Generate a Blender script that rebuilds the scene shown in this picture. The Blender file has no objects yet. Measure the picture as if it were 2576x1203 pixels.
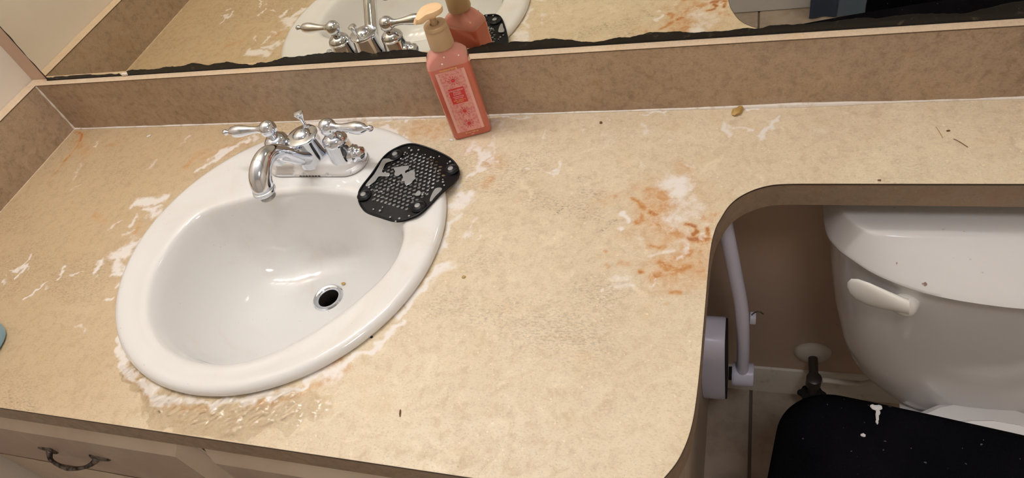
import bpy, bmesh, math, random
import numpy as np
from mathutils import Vector, Matrix, Euler
from mathutils.geometry import delaunay_2d_cdt
random.seed(7)
C = bpy.context.scene.collection
SC = bpy.context.scene
# ---------------------------------------------------------------- camera, light, exposure
cam_d = bpy.data.cameras.new('camera'); cam = bpy.data.objects.new('camera', cam_d); C.objects.link(cam)
cam.location = (1.1848, -0.7417, 0.6240); cam.rotation_euler = (0.7160, 0.2338, 0.2338)
cam_d.sensor_width = 36; cam_d.lens = 36*1742.06/2576; cam_d.clip_start = .01; cam_d.clip_end = 20
SC.camera = cam
SC.view_settings.view_transform = 'Standard'; SC.view_settings.look = 'None'
SC.view_settings.gamma = 1; SC.view_settings.use_curve_mapping = False
SC.view_settings.exposure = 0.0
world = bpy.data.worlds.new('world'); SC.world = world; world.use_nodes = True
world.node_tree.nodes['Background'].inputs[0].default_value = (.9, .8, .7, 1)
world.node_tree.nodes['Background'].inputs[1].default_value = 0.15
BULB = 100.0        # emission of the frosted bulbs above the mirror
CEIL = 6.0       # added ceiling fill, watts
SC.cycles.max_bounces = 10; SC.cycles.sample_clamp_indirect = 6

# ---------------------------------------------------------------- helpers
def tag(o, label=None, cat=None, group=None, kind=None):
    if label: o['label'] = label
    if cat: o['category'] = cat
    if group: o['group'] = group
    if kind: o['kind'] = kind
    return o
def empty(name, loc, rz=0.0, label=None, cat=None, group=None):
    o = bpy.data.objects.new(name, None); C.objects.link(o); o.empty_display_size = .05
    o.location = loc; o.rotation_euler = (0, 0, rz)
    return tag(o, label, cat, group)
class MB:
    def __init__(s): s.v = []; s.f = []
    def add(s, V, F):
        n = len(s.v); s.v += [tuple(p) for p in V]; s.f += [tuple(i+n for i in f) for f in F]; return s
    def box(s, x0, x1, y0, y1, z0, z1, b=0.0):
        if b <= 0:
            V = [(x, y, z) for x in (x0, x1) for y in (y0, y1) for z in (z0, z1)]
            return s.add(V, [(0,1,3,2),(4,6,7,5),(0,4,5,1),(2,3,7,6),(0,2,6,4),(1,5,7,3)])
        bm = bmesh.new()
        bmesh.ops.create_cube(bm, size=1)
        for v in bm.verts:
            v.co = Vector(((x0+x1)/2+v.co.x*(x1-x0), (y0+y1)/2+v.co.y*(y1-y0), (z0+z1)/2+v.co.z*(z1-z0)))
        bmesh.ops.bevel(bm, geom=list(bm.edges), offset=b, segments=2, profile=.5, affect='EDGES')
        bm.verts.index_update()
        s.add([v.co[:] for v in bm.verts], [[v.index for v in f.verts] for f in bm.faces]); bm.free(); return s
    def loft(s, loops, cap0=True, cap1=True, closed=True):
        n = len(loops[0]); V = [p for L in loops for p in L]; F = []
        for k in range(len(loops)-1):
            for i in range(n if closed else n-1):
                j = (i+1) % n
                F.append((k*n+i, k*n+j, (k+1)*n+j, (k+1)*n+i))
        if cap0: F.append(tuple(range(n))[::-1])
        if cap1: F.append(tuple((len(loops)-1)*n+i for i in range(n)))
        return s.add(V, F)
    def lathe(s, prof, c=(0,0,0), axis=(0,0,1), n=32, cap0=True, cap1=True):
        q = Vector((0,0,1)).rotation_difference(Vector(axis)); c = Vector(c)
        L = [[c + q @ Vector((r*math.cos(2*math.pi*i/n), r*math.sin(2*math.pi*i/n), z)) for i in range(n)] for r, z in prof]
        return s.loft(L, cap0, cap1)
    def tube(s, pts, rad, n=16, caps=True):
        P = [Vector(p) for p in pts]; R = rad if hasattr(rad, '__len__') else [rad]*len(P)
        T = []
        for i in range(len(P)):
            T.append((P[min(i+1, len(P)-1)] - P[max(i-1, 0)]).normalized())
        u = T[0].orthogonal().normalized(); L = []
        for i in range(len(P)):
            u = (u - T[i]*u.dot(T[i])).normalized(); w = T[i].cross(u)
            L.append([P[i] + (u*math.cos(2*math.pi*k/n) + w*math.sin(2*math.pi*k/n))*R[i] for k in range(n)])
        return s.loft(L, caps, caps)
    def build(s, name, mat, parent=None, smooth=True, angle=40):
        me = bpy.data.meshes.new(name); me.from_pydata(s.v, [], s.f); me.validate()
        bm = bmesh.new(); bm.from_mesh(me); bmesh.ops.recalc_face_normals(bm, faces=bm.faces)
        if smooth:
            for f in bm.faces: f.smooth = True
            for e in bm.edges:
                if len(e.link_faces) == 2 and e.calc_face_angle(0) > math.radians(angle): e.smooth = False
        bm.to_mesh(me); bm.free()
        if mat: me.materials.append(mat)
        o = bpy.data.objects.new(name, me); C.objects.link(o)
        if parent: o.parent = parent
        return o
def spline(P, k=8, closed=False):
    """Catmull-Rom through points P"""
    out = []; n = len(P); P = [Vector(p) for p in P]
    for i in range(n if closed else n-1):
        a, b, c, d = (P[(i-1) % n], P[i], P[(i+1) % n], P[(i+2) % n]) if closed else (P[max(i-1,0)], P[i], P[i+1], P[min(i+2,n-1)])
        for j in range(k):
            t = j/k
            out.append(.5*((2*b) + (c-a)*t + (2*a-5*b+4*c-d)*t*t + (3*b-a-3*c+d)*t**3))
    if not closed: out.append(P[-1])
    return out
def interp(x, pts):
    if x <= pts[0][0]: return pts[0][1]
    for (a, fa), (b, fb) in zip(pts, pts[1:]):
        if x <= b: return fa + (fb-fa)*(x-a)/(b-a)
    return pts[-1][1]
# numpy value noise for stain outlines
_rs = np.random.RandomState(5); _lat = _rs.rand(256, 256)
def vnoise(x, y):
    xi = np.floor(x).astype(int); yi = np.floor(y).astype(int); fx = x-xi; fy = y-yi
    fx = fx*fx*(3-2*fx); fy = fy*fy*(3-2*fy)
    g = lambda a, b: _lat[a % 256, b % 256]
    return (g(xi,yi)*(1-fx)+g(xi+1,yi)*fx)*(1-fy) + (g(xi,yi+1)*(1-fx)+g(xi+1,yi+1)*fx)*fy
def fbm(x, y, o=4):
    s = 0; a = .5
    for k in range(o): s = s + a*vnoise(x*2**k+17*k, y*2**k+31*k); a *= .5
    return s
def stroke_mask(x, y, S, soft=.5, warp=.006):
    wx = x + (fbm(x*70+3, y*70, 3)-.44)*warp*2; wy = y + (fbm(x*70+90, y*70+40, 3)-.44)*warp*2
    M = np.zeros_like(x)
    for (x0, y0, x1, y1, r, a) in S:
        dx, dy = x1-x0, y1-y0; L = dx*dx+dy*dy
        t = np.clip(((wx-x0)*dx+(wy-y0)*dy)/L, 0, 1) if L > 1e-12 else 0
        d = np.hypot(wx-x0-t*dx, wy-y0-t*dy)/r
        M = np.maximum(M, a*np.clip((1+soft-d)/(2*soft), 0, 1))
    return M

# ---------------------------------------------------------------- materials
class NT:
    def __init__(s, name):
        s.m = bpy.data.materials.new(name); s.m.use_nodes = True; s.t = s.m.node_tree; s.n = s.t.nodes
        s.b = s.n['Principled BSDF']; s.out = s.n['Material Output']
        s.co = s.n.new('ShaderNodeTexCoord').outputs['Object']
    def set(s, **k):
        M = dict(col='Base Color', rough='Roughness', metal='Metallic', spec='Specular IOR Level', trans='Transmission Weight',
                 ior='IOR', coat='Coat Weight', coatr='Coat Roughness', sss='Subsurface Weight', sheen='Sheen Weight', alpha='Alpha', normal='Normal')
        for a, v in k.items(): s.link(v, s.b.inputs[M[a]])
        return s
    def link(s, v, sock):
        if isinstance(v, bpy.types.NodeSocket): s.t.links.new(v, sock)
        elif isinstance(v, (tuple, list)) and len(v) == 3 and sock.type == 'RGBA': sock.default_value = (*v, 1)
        elif sock.type == 'RGBA' and not isinstance(v, (tuple, list)): sock.default_value = (v, v, v, 1)
        else: sock.default_value = v
    def noise(s, scale, detail=4, rough=.6, dist=0, co=None, stretch=None, out='Fac'):
        n = s.n.new('ShaderNodeTexNoise'); n.inputs['Scale'].default_value = scale; n.inputs['Detail'].default_value = detail
        n.inputs['Roughness'].default_value = rough; n.inputs['Distortion'].default_value = dist
        c = co or s.co
        if stretch:
            mp = s.n.new('ShaderNodeMapping'); mp.inputs['Scale'].default_value = stretch; s.t.links.new(c, mp.inputs[0]); c = mp.outputs[0]
        s.t.links.new(c, n.inputs['Vector']); return n.outputs[out]
    def ramp(s, v, lo, hi, a=0., b=1.):
        n = s.n.new('ShaderNodeMapRange'); n.interpolation_type = 'SMOOTHSTEP'
        s.link(v, n.inputs[0]); n.inputs[1].default_value = lo; n.inputs[2].default_value = hi; n.inputs[3].default_value = a; n.inputs[4].default_value = b
        return n.outputs[0]
    def mix(s, f, a, b):
        n = s.n.new('ShaderNodeMix'); n.data_type = 'RGBA'; s.link(f, n.inputs[0]); s.link(a, n.inputs[6]); s.link(b, n.inputs[7]); return n.outputs[2]
    def math(s, op, a, b=0.):
        n = s.n.new('ShaderNodeMath'); n.operation = op; s.link(a, n.inputs[0]); s.link(b, n.inputs[1]); return n.outputs[0]
    def attr(s, name):
        n = s.n.new('ShaderNodeAttribute'); n.attribute_name = name
        sp = s.n.new('ShaderNodeSeparateColor'); s.t.links.new(n.outputs['Color'], sp.inputs[0])
        return sp.outputs[0], sp.outputs[1], sp.outputs[2], n.outputs['Alpha']
    def bump(s, h, strength=.3, dist=.001):
        n = s.n.new('ShaderNodeBump'); s.link(strength, n.inputs['Strength']); n.inputs['Distance'].default_value = dist
        s.link(h, n.inputs['Height']); s.t.links.new(n.outputs[0], s.b.inputs['Normal']); return s
def simple(name, col, rough=.5, metal=0., **k):
    return NT(name).set(col=col, rough=rough, metal=metal, **k).m

def laminate(name, light, dark, stained=False):
    t = NT(name)
    big = t.noise(5.5, 5, .6, .4); mid = t.noise(75, 7, .72, .4); fine = t.noise(310, 5, .7, 0, None, (1, 1.7, 1.4))
    c = t.mix(t.ramp(big, .36, .66, 0, .8), light, tuple(a*.70+b*.30 for a, b in zip(light, dark)))
    c = t.mix(t.math('MULTIPLY', t.ramp(mid, .44, .70, 0, .62), t.ramp(big, .3, .6, .55, 1.)), c, dark)
    c = t.mix(t.ramp(fine, .50, .70, 0, .50), c, tuple(x*.75 for x in dark))
    c = t.mix(t.ramp(t.noise(110, 5, .7, 0), .55, .70, 0, .45), c, tuple(min(1, x*1.10) for x in light))
    c = t.mix(t.ramp(t.noise(19, 4, .6, .5), .55, .72, 0, .30), c, (light[0]*.93, light[1]*.80, light[2]*.62))
    c = t.mix(t.ramp(t.noise(240, 2, .5), .66, .74, 0, .5), c, tuple(min(1, x*1.35) for x in light))
    c = t.mix(t.ramp(t.noise(32, 6, .7, .8), .54, .70, 0, .55), c, (min(1, light[0]*1.12), light[1]*1.14, light[2]*1.16))
    sp = t.math('MULTIPLY', t.ramp(t.noise(560, 3, .6, 0, None, (1, 1.6, 1)), .63, .70), t.ramp(t.noise(14, 4, .65), .42, .60, .15, 1))
    c = t.mix(t.math('MULTIPLY', sp, .60), c, (.12, .08, .05))
    rough = t.ramp(mid, .3, .7, .36, .52); h = fine
    if stained:
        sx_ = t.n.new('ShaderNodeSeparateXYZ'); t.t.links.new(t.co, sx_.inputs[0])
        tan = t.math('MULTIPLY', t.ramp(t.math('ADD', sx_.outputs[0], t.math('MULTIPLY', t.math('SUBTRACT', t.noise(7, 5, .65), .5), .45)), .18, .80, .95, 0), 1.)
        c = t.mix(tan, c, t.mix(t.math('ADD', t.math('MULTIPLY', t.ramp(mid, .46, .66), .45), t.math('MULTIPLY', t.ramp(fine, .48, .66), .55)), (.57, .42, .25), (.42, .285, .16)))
        fo, ru, we, gr = t.attr('stain')
        n1 = t.noise(120, 6, .75); n2 = t.noise(75, 7, .78, .6)
        fo = t.ramp(t.math('ADD', fo, t.math('MULTIPLY', t.math('SUBTRACT', n1, .5), .75)), .30, .72, 0, .92)
        ru2 = t.math('MULTIPLY', ru, t.ramp(n2, .36, .62, .50, 1.65))
        c = t.mix(t.math('MINIMUM', t.math('MULTIPLY', ru2, 1.0), .9), c, (.57, .255, .07))
        c = t.mix(t.math('MINIMUM', t.math('MULTIPLY', t.ramp(ru2, .8, 1.5), .75), .8), c, (.36, .10, .018))
        g2 = t.math('MULTIPLY', gr, t.ramp(t.noise(190, 6, .75, 0, None, (1, 2.2, 1)), .47, .62))
        c = t.mix(g2, c, (.15, .12, .09))
        c = t.mix(t.math('MULTIPLY', we, .16), c, (.56, .42, .25))
        c = t.mix(fo, c, (.86, .80, .75))
        rip = t.noise(95, 3, .6, 1.0)
        rough = t.mix(t.ramp(we, .15, .6), rough, .07)
        rough = t.mix(t.math('MULTIPLY', fo, .6), rough, .22)
        hh = t.math('MULTIPLY', fo, .35)
        h = t.math('ADD', t.math('MULTIPLY', fine, .10), hh)
        t.set(col=c, rough=rough, spec=.5); t.bump(h, .6, .0008)
    else:
        t.set(col=c, rough=rough, spec=.4); t.bump(h, .25, .0003)
    return t.m
M = {}
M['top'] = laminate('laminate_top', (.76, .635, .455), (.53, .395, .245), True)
M['lam'] = laminate('laminate_upright_shaded', (.47, .345, .235), (.21, .137, .085))  # same laminate as the top, darkened for the shade on upright faces
M['lam_edge'] = laminate('laminate_edge_shaded', (.34, .245, .165), (.25, .17, .105))  # same laminate again, shade of the front lip put into the colour
M['seam'] = simple('seam_dark', (.06, .035, .02), .6)
M['strip'] = laminate('laminate_strip_lit', (.74, .57, .40), (.62, .44, .28))  # paler copy of the same laminate, standing for light on upward caps
t = NT('caulk'); n = t.noise(90, 4); t.set(col=t.mix(t.ramp(n, .5, .75), (.80, .73, .66), (.60, .46, .33)), rough=.45).bump(n, .3, .001); M['caulk'] = t.m
t = NT('wall_paint'); n = t.noise(300, 3); t.set(col=t.mix(t.ramp(t.noise(3), .3, .7), (.78, .70, .60), (.74, .655, .56)), rough=.55).bump(n, .2, .0006); M['wall'] = t.m
t = NT('wall_paint_tan'); n = t.noise(300, 3); t.set(col=t.mix(t.ramp(t.noise(3), .3, .7), (.60, .435, .325), (.54, .39, .29)), rough=.55).bump(n, .2, .0006); M['wall_tan'] = t.m
M['ceil'] = simple('ceiling_paint', (.82, .84, .88), .8)
t = NT('white_trim'); t.set(col=t.mix(t.ramp(t.noise(30, 5), .55, .8), (.70, .64, .55), (.40, .32, .24)), rough=.5); M['trim'] = t.m
t = NT('floor_tile'); n = t.noise(14, 6, .65)
t.set(col=t.mix(t.ramp(n, .35, .7), (.50, .41, .33), (.36, .28, .215)), rough=.45).bump(t.noise(120, 4), .2, .0008); M['tile'] = t.m
M['grout'] = simple('grout', (.16, .12, .09), .9)
t = NT('porcelain_sink'); n = t.noise(9, 5, .6, .8); n2 = t.noise(38, 6, .7, .5)
co = t.mix(t.ramp(n, .52, .74, 0, .32), (.82, .805, .785), (.74, .62, .50))
co = t.mix(t.ramp(n2, .66, .76, 0, .35), co, (.58, .42, .28))
sps = t.ramp(t.noise(260, 2), .745, .775, 0, .6)
co = t.mix(sps, co, (.25, .2, .17))
t.set(col=co, rough=.09, spec=.5, coat=.4, coatr=.06).bump(t.noise(22, 3), .12, .0012); M['sink'] = t.m
M['porcelain'] = simple('porcelain_toilet', (.80, .77, .76), .15, coat=.4, coatr=.08)
t = NT('porcelain_lid'); t.set(col=t.mix(t.ramp(t.noise(60, 3), .70, .76), (.76, .735, .725), (.30, .20, .18)), rough=.10, spec=.35); M['porcelain_lid'] = t.m
M['lever'] = simple('cream_plastic', (.93, .90, .83), .3)
t = NT('chrome'); n = t.noise(60, 4, .6); sm = t.ramp(t.noise(45, 4, .6, .5), .55, .75)
t.set(col=(.78, .82, .90), metal=1., rough=t.ramp(sm, 0, 1, .06, .22)); M['chrome'] = t.m
t = NT('chrome_soapy'); sm = t.ramp(t.noise(32, 3, .5, .3), .34, .58)
t.set(col=t.mix(sm, (.76, .80, .86), (.78, .75, .73)), metal=t.ramp(sm, 0, 1, 1., .15), rough=t.ramp(sm, 0, 1, .10, .35)); M['chrome_soapy'] = t.m
M['mirror'] = simple('mirror_silver', (.83, .80, .70), .0, 1.)
t = NT('mirror_decay'); n = t.noise(70, 5, .7, .6)
t.set(col=t.mix(t.ramp(n, .56, .72), (.010, .010, .008), (.085, .072, .050)), rough=.35, spec=.35).bump(n, .4, .0006); M['decay'] = t.m
t = NT('soap_pink'); sx_ = t.n.new('ShaderNodeSeparateXYZ'); t.t.links.new(t.co, sx_.inputs[0])
t.set(col=t.mix(t.ramp(sx_.outputs[2], .1165, .1178), (.76, .20, .125), (.82, .36, .29)), rough=.14, sss=.4, trans=.22, ior=1.4, coat=.5, coatr=.04)
t.b.inputs['Subsurface Radius'].default_value = (.012, .005, .004); t.b.inputs['Subsurface Scale'].default_value = 1
M['soap'] = t.m
M['label'] = None
t = NT('label_print'); n = t.noise(330, 4, .7); n2 = t.noise(120, 3, .7)
c = t.mix(t.ramp(n, .45, .62), (.80, .36, .31), (.70, .20, .20)); c = t.mix(t.ramp(n2, .58, .68), c, (.80, .45, .25)); t.set(col=c, rough=.35); M['label'] = t.m
M['label_stripe'] = simple('label_stripe', (.86, .46, .40), .35)
M['red'] = simple('label_red', (.66, .035, .03), .35)
M['print_pink'] = simple('print_pink', (.92, .48, .50), .4)
M['print_gold'] = simple('print_gold', (.88, .50, .20), .4)
M['tan'] = simple('tan_plastic', (.52, .345, .19), .3)
M['tan_light'] = simple('cream_tan_plastic', (.86, .58, .32), .32)
t = NT('black_silicone'); n = t.noise(900, 2); t.set(col=(.007, .007, .008), rough=.42, spec=.22).bump(n, .1, .0002); M['black'] = t.m
M['film'] = simple('water_film_grey', (.30, .30, .30), .12, spec=.6)  # opaque grey standing in for the reflection on the water
t = NT('water_bead'); t.set(col=(.45, .45, .45), rough=.05, trans=.6, ior=1.33); M['bead'] = t.m
t = NT('clear_water'); tr = t.n.new('ShaderNodeBsdfTransparent'); gl = t.n.new('ShaderNodeBsdfGlossy'); gl.inputs['Roughness'].default_value = .17
fr = t.n.new('ShaderNodeFresnel'); fr.inputs[0].default_value = 1.5; mx = t.n.new('ShaderNodeMixShader')
tr.inputs[0].default_value = (.97, .96, .94, 1)
t.t.links.new(fr.outputs[0], mx.inputs[0]); t.t.links.new(tr.outputs[0], mx.inputs[1]); t.t.links.new(gl.outputs[0], mx.inputs[2]); t.t.links.new(mx.outputs[0], t.out.inputs[0]); M['water'] = t.m
t = NT('black_pile'); n = t.noise(700, 3, .7); sp = t.ramp(t.noise(160, 1, .4), .765, .78)
t.set(col=t.mix(sp, t.mix(t.ramp(t.noise(5, 3), .4, .7), (.0045, .0045, .006), (.008, .0075, .010)), (.10, .10, .11)), rough=1., spec=.02, sheen=.0).bump(n, .8, .002); M['pile'] = t.m
t = NT('cabinet_paint'); n = t.noise(26, 5, .65, .4); nn = t.noise(6, 4)
c = t.mix(t.ramp(nn, .4, .7), (.64, .53, .40), (.56, .44, .33)); c = t.mix(t.ramp(n, .60, .75, 0, .4), c, (.32, .24, .16)); t.set(col=c, rough=.45).bump(t.noise(80, 3), .1, .0006); M['cab'] = t.m
t = NT('cabinet_field_shaded'); c = t.mix(t.ramp(t.noise(9, 5, .65, .5), .42, .66), (.43, .32, .25), (.50, .40, .31)); c = t.mix(t.ramp(t.noise(50, 5, .7), .64, .76, 0, .5), c, (.28, .20, .14)); t.set(col=c, rough=.42); M['cab_field'] = t.m  # mottled cabinet paint, darkened for shade on the upright field
M['groove'] = simple('dark_groove', (.16, .10, .05), .7)
t = NT('aged_pewter'); n = t.noise(90, 4, .7); t.set(col=t.mix(t.ramp(n, .42, .62), (.20, .17, .15), (.04, .032, .028)), metal=.8, rough=.38); M['pull'] = t.m
M['dark'] = simple('dark_gap', (.01, .008, .006), .9)
M['white_plastic'] = simple('lilac_white_plastic', (.76, .74, .90), .32)
M['brown_metal'] = simple('tarnished_metal', (.09, .075, .065), .4, .6)
M['navy'] = simple('navy_cloth', (.030, .050, .10), .45)
M['blue'] = simple('slate_blue_cloth', (.115, .17, .25), .7)
M['blue_plastic'] = simple('sky_blue_plastic', (.30, .55, .74), .3)
M['tub'] = simple('tub_enamel', (.86, .89, .95), .3)
M['gold'] = simple('dry_gold_flake', (.48, .30, .09), .5)
M['crumb'] = simple('brown_crumb', (.16, .08, .035), .7)
M['lint'] = simple('white_lint', (.8, .78, .78), .8)
t = NT('bulb_glow'); t.set(col=(1, 1, 1)); t.b.inputs['Emission Color'].default_value = (1, .985, .96, 1); t.b.inputs['Emission Strength'].default_value = BULB; M['bulb'] = t.m
M['steel_dark'] = simple('dull_steel', (.30, .29, .27), .3, 1.)
M['steel'] = simple('brushed_fixture', (.6, .58, .55), .3, 1.)

HALO=[(1.0749, -0.1637, 1.0894, -0.1849, 0.022, 0.55), (1.075, -0.2101, 1.1066, -0.2251, 0.02, 0.4), (1.1032, -0.2709, 1.1312, -0.2658, 0.02, 0.6), (1.1261, -0.2322, 1.1369, -0.2432, 0.016, 0.5), (1.1215, -0.1632, 1.1333, -0.1841, 0.02, 0.22), (0.7116, -0.0257, 0.7498, -0.0227, 0.016, 0.5), (0.029, -0.0226, 0.0732, -0.0601, 0.012, 0.35), (0.3742, -0.2804, 0.3631, -0.2202, 0.012, 0.3), (0.3515, -0.0797, 0.4125, -0.0484, 0.014, 0.3), (1.014, -0.1688, 1.0312, -0.1619, 0.008, 0.35), (1.0903, -0.2862, 1.1363, -0.28, 0.012, 0.35), (0.8435, -0.0916, 0.8572, -0.0996, 0.01, 0.35), (0.4865, -0.073, 0.5653, -0.1457, 0.01, 0.2)]
FOAM=[(0.3113, -0.2855, 0.3274, -0.2817, 0.014, 1.0), (0.3274, -0.2817, 0.3265, -0.2631, 0.014, 1.0), (0.3321, -0.3176, 0.3449, -0.314, 0.006, 1), (0.2895, -0.2988, 0.2977, -0.3135, 0.007, 0.9), (0.3541, -0.355, 0.3541, -0.355, 0.005, 0.8), (0.3515, -0.3354, 0.3515, -0.3354, 0.005, 0.8), (0.1397, -0.2882, 0.1503, -0.3118, 0.0035, 0.8), (0.1503, -0.3118, 0.1563, -0.3394, 0.0035, 0.8), (0.1318, -0.3222, 0.1583, -0.3208, 0.004, 0.7), (0.2328, -0.3092, 0.2384, -0.3317, 0.0035, 0.8), (0.2538, -0.3188, 0.2693, -0.318, 0.003, 0.7), (0.2194, -0.3403, 0.2084, -0.3543, 0.0035, 0.8), (0.2084, -0.3543, 0.2087, -0.3732, 0.0035, 0.8), (0.1322, -0.3377, 0.1392, -0.3526, 0.003, 0.7), (0.2725, -0.281, 0.2725, -0.281, 0.0025, 0.8), (0.2694, -0.2293, 0.271, -0.2225, 0.004, 0.7), (0.3279, -0.4098, 0.3513, -0.4092, 0.005, 0.55), (0.224, -0.3533, 0.2309, -0.35, 0.003, 0.6), (0.2832, -0.1817, 0.3043, -0.1772, 0.01, 0.95), (0.3043, -0.1772, 0.3293, -0.1726, 0.01, 0.95), (0.2955, -0.2272, 0.2997, -0.2107, 0.006, 0.8), (0.308, -0.194, 0.337, -0.2017, 0.01, 0.9), (0.302, -0.2469, 0.3118, -0.2387, 0.005, 0.7), (0.267, -0.232, 0.269, -0.2238, 0.004, 0.7), (0.3086, -0.2927, 0.338, -0.3168, 0.008, 0.9), (0.3346, -0.2652, 0.3341, -0.2537, 0.009, 0.8), (0.413, -0.4175, 0.4591, -0.457, 0.0062, 0.85), (0.4591, -0.457, 0.5076, -0.481, 0.0062, 0.85), (0.5076, -0.481, 0.5604, -0.4898, 0.0062, 0.85), (0.5604, -0.4898, 0.6106, -0.4872, 0.0062, 0.85), (0.6106, -0.4872, 0.6612, -0.4785, 0.0062, 0.85), (0.6612, -0.4785, 0.7057, -0.4607, 0.0062, 0.85), (0.7057, -0.4607, 0.753, -0.4265, 0.0062, 0.85), (0.753, -0.4265, 0.7893, -0.3881, 0.0062, 0.85), (0.7893, -0.3881, 0.8087, -0.3566, 0.0062, 0.85), (0.4944, -0.4727, 0.5308, -0.49, 0.01, 1), (0.7229, -0.4413, 0.7497, -0.4309, 0.014, 0.85), (0.7966, -0.3519, 0.8157, -0.3162, 0.006, 0.9), (0.8157, -0.3162, 0.825, -0.2796, 0.006, 0.9), (0.8269, -0.2856, 0.8424, -0.2756, 0.01, 0.9), (0.8166, -0.1809, 0.8313, -0.1629, 0.014, 1.0), (0.8165, -0.2087, 0.8264, -0.1947, 0.008, 0.7), (0.8259, -0.2481, 0.8138, -0.2087, 0.006, 0.8), (0.8213, -0.0753, 0.8347, -0.0915, 0.007, 0.85), (0.8347, -0.0915, 0.838, -0.1147, 0.007, 0.85), (0.8247, -0.1299, 0.838, -0.1147, 0.006, 0.8), (0.8118, -0.0629, 0.8092, -0.075, 0.008, 0.8), (0.8359, -0.0512, 0.8418, -0.0389, 0.005, 0.6), (0.8567, -0.0696, 0.8567, -0.0696, 0.004, 0.7), (0.4808, -0.0011, 0.5629, -0.0007, 0.005, 1), (0.5629, -0.0007, 0.6413, -0.0003, 0.005, 1), (0.6413, -0.0003, 0.7106, -0.0033, 0.005, 1), (0.5203, -0.0046, 0.5736, -0.0087, 0.01, 0.9), (0.6491, -0.0208, 0.6925, -0.047, 0.009, 0.9), (0.4099, -0.0436, 0.3781, -0.0709, 0.007, 0.85), (0.3781, -0.0709, 0.3551, -0.1114, 0.007, 0.85), (0.2881, -0.0305, 0.2794, -0.0498, 0.006, 0.6), (0.2507, -0.1015, 0.2548, -0.0828, 0.006, 0.6), (0.0863, -0.0348, 0.0886, -0.0523, 0.004, 0.7), (0.4285, -0.0347, 0.4232, -0.0393, 0.007, 0.7), (0.0872, -0.0951, 0.1007, -0.1287, 0.006, 0.5), (0.1247, -0.1472, 0.1187, -0.1563, 0.006, 0.5), (0.827, -0.0049, 0.8877, -0.0041, 0.0025, 0.9), (1.0784, -0.0048, 1.0356, -0.0044, 0.002, 0.8), (0.919, -0.0389, 0.9194, -0.0529, 0.005, 0.6), (0.9033, -0.1091, 0.9033, -0.1091, 0.004, 0.8), (0.9467, -0.1004, 0.951, -0.1228, 0.002, 0.6), (0.9364, -0.1196, 0.9489, -0.1181, 0.0025, 0.7), (0.9072, -0.0884, 0.9072, -0.0884, 0.004, 0.6), (0.9465, -0.0741, 0.9465, -0.0741, 0.003, 0.6), (0.9646, -0.0193, 0.9584, -0.0261, 0.005, 0.5), (0.8698, -0.2293, 0.8698, -0.2293, 0.004, 0.7), (0.8607, -0.1936, 0.8607, -0.1936, 0.003, 0.6), (1.0478, -0.0331, 1.0546, -0.0435, 0.007, 0.6), (1.0349, -0.0496, 1.0349, -0.0496, 0.005, 0.6), (1.0544, -0.1018, 1.0544, -0.1018, 0.007, 0.6), (1.0849, -0.0577, 1.0849, -0.0577, 0.005, 0.6), (1.0448, -0.1921, 1.0462, -0.2026, 0.007, 0.9), (1.0462, -0.2392, 1.0462, -0.2392, 0.007, 0.6), (1.0534, -0.2828, 1.0495, -0.2867, 0.01, 0.6), (1.0291, -0.3052, 1.0291, -0.3052, 0.005, 0.7), (1.0459, -0.3032, 1.0626, -0.2968, 0.009, 0.6), (0.9327, -0.119, 0.9484, -0.1167, 0.003, 0.6), (0.9484, -0.1167, 0.9463, -0.1006, 0.003, 0.6), (1.0975, -0.1347, 1.1016, -0.1459, 0.02, 0.85), (1.103, -0.1634, 1.1256, -0.18, 0.024, 0.62), (1.1256, -0.18, 1.0999, -0.1992, 0.024, 0.62), (0.8497, -0.0145, 0.8497, -0.0145, 0.006, 0.5), (0.9268, -0.1131, 0.9268, -0.1131, 0.005, 0.5), (0.97, -0.0371, 0.97, -0.0371, 0.006, 0.55), (1.0052, -0.0349, 1.0052, -0.0349, 0.005, 0.5), (1.0661, -0.0235, 1.0661, -0.0235, 0.006, 0.5), (0.8309, -0.0137, 0.849, -0.0328, 0.006, 0.6), (0.8344, -0.0576, 0.8504, -0.0993, 0.006, 0.6), (0.7983, -0.1222, 0.8092, -0.1418, 0.01, 0.7), (0.8471, -0.2278, 0.8523, -0.2078, 0.006, 0.6), (1.2636, -0.0492, 1.2808, -0.0605, 0.007, 0.45), (1.2135, -0.0833, 1.2135, -0.0833, 0.006, 0.4), (1.1775, -0.1103, 1.1911, -0.1138, 0.005, 0.45), (1.097, -0.2013, 1.1163, -0.2169, 0.012, 0.5), (1.1163, -0.2169, 1.1116, -0.2328, 0.012, 0.5), (1.113, -0.2327, 1.1131, -0.2518, 0.006, 0.6), (1.0948, -0.2431, 1.0871, -0.2549, 0.007, 0.7), (1.1095, -0.105, 1.1212, -0.112, 0.008, 0.6), (1.0555, -0.1044, 1.0555, -0.1044, 0.008, 0.6), (1.1351, -0.2143, 1.134, -0.2203, 0.006, 0.6), (1.1138, -0.2611, 1.1138, -0.2611, 0.006, 0.7), (1.0841, -0.2892, 1.0841, -0.2892, 0.004, 0.7), (1.0446, -0.0294, 1.056, -0.0418, 0.004, 0.6), (1.151, -0.0278, 1.1628, -0.0483, 0.006, 0.8), (1.1585, -0.031, 1.1845, -0.0463, 0.004, 0.7), (1.2201, -0.0221, 1.2059, -0.047, 0.0045, 0.8), (1.2059, -0.047, 1.2024, -0.058, 0.0045, 0.8), (1.0798, -0.0456, 1.0798, -0.0456, 0.006, 0.5), (1.1079, -0.0349, 1.1079, -0.0349, 0.004, 0.5), (1.1762, -0.0009, 1.2364, -0.0011, 0.003, 1.0)]
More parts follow.
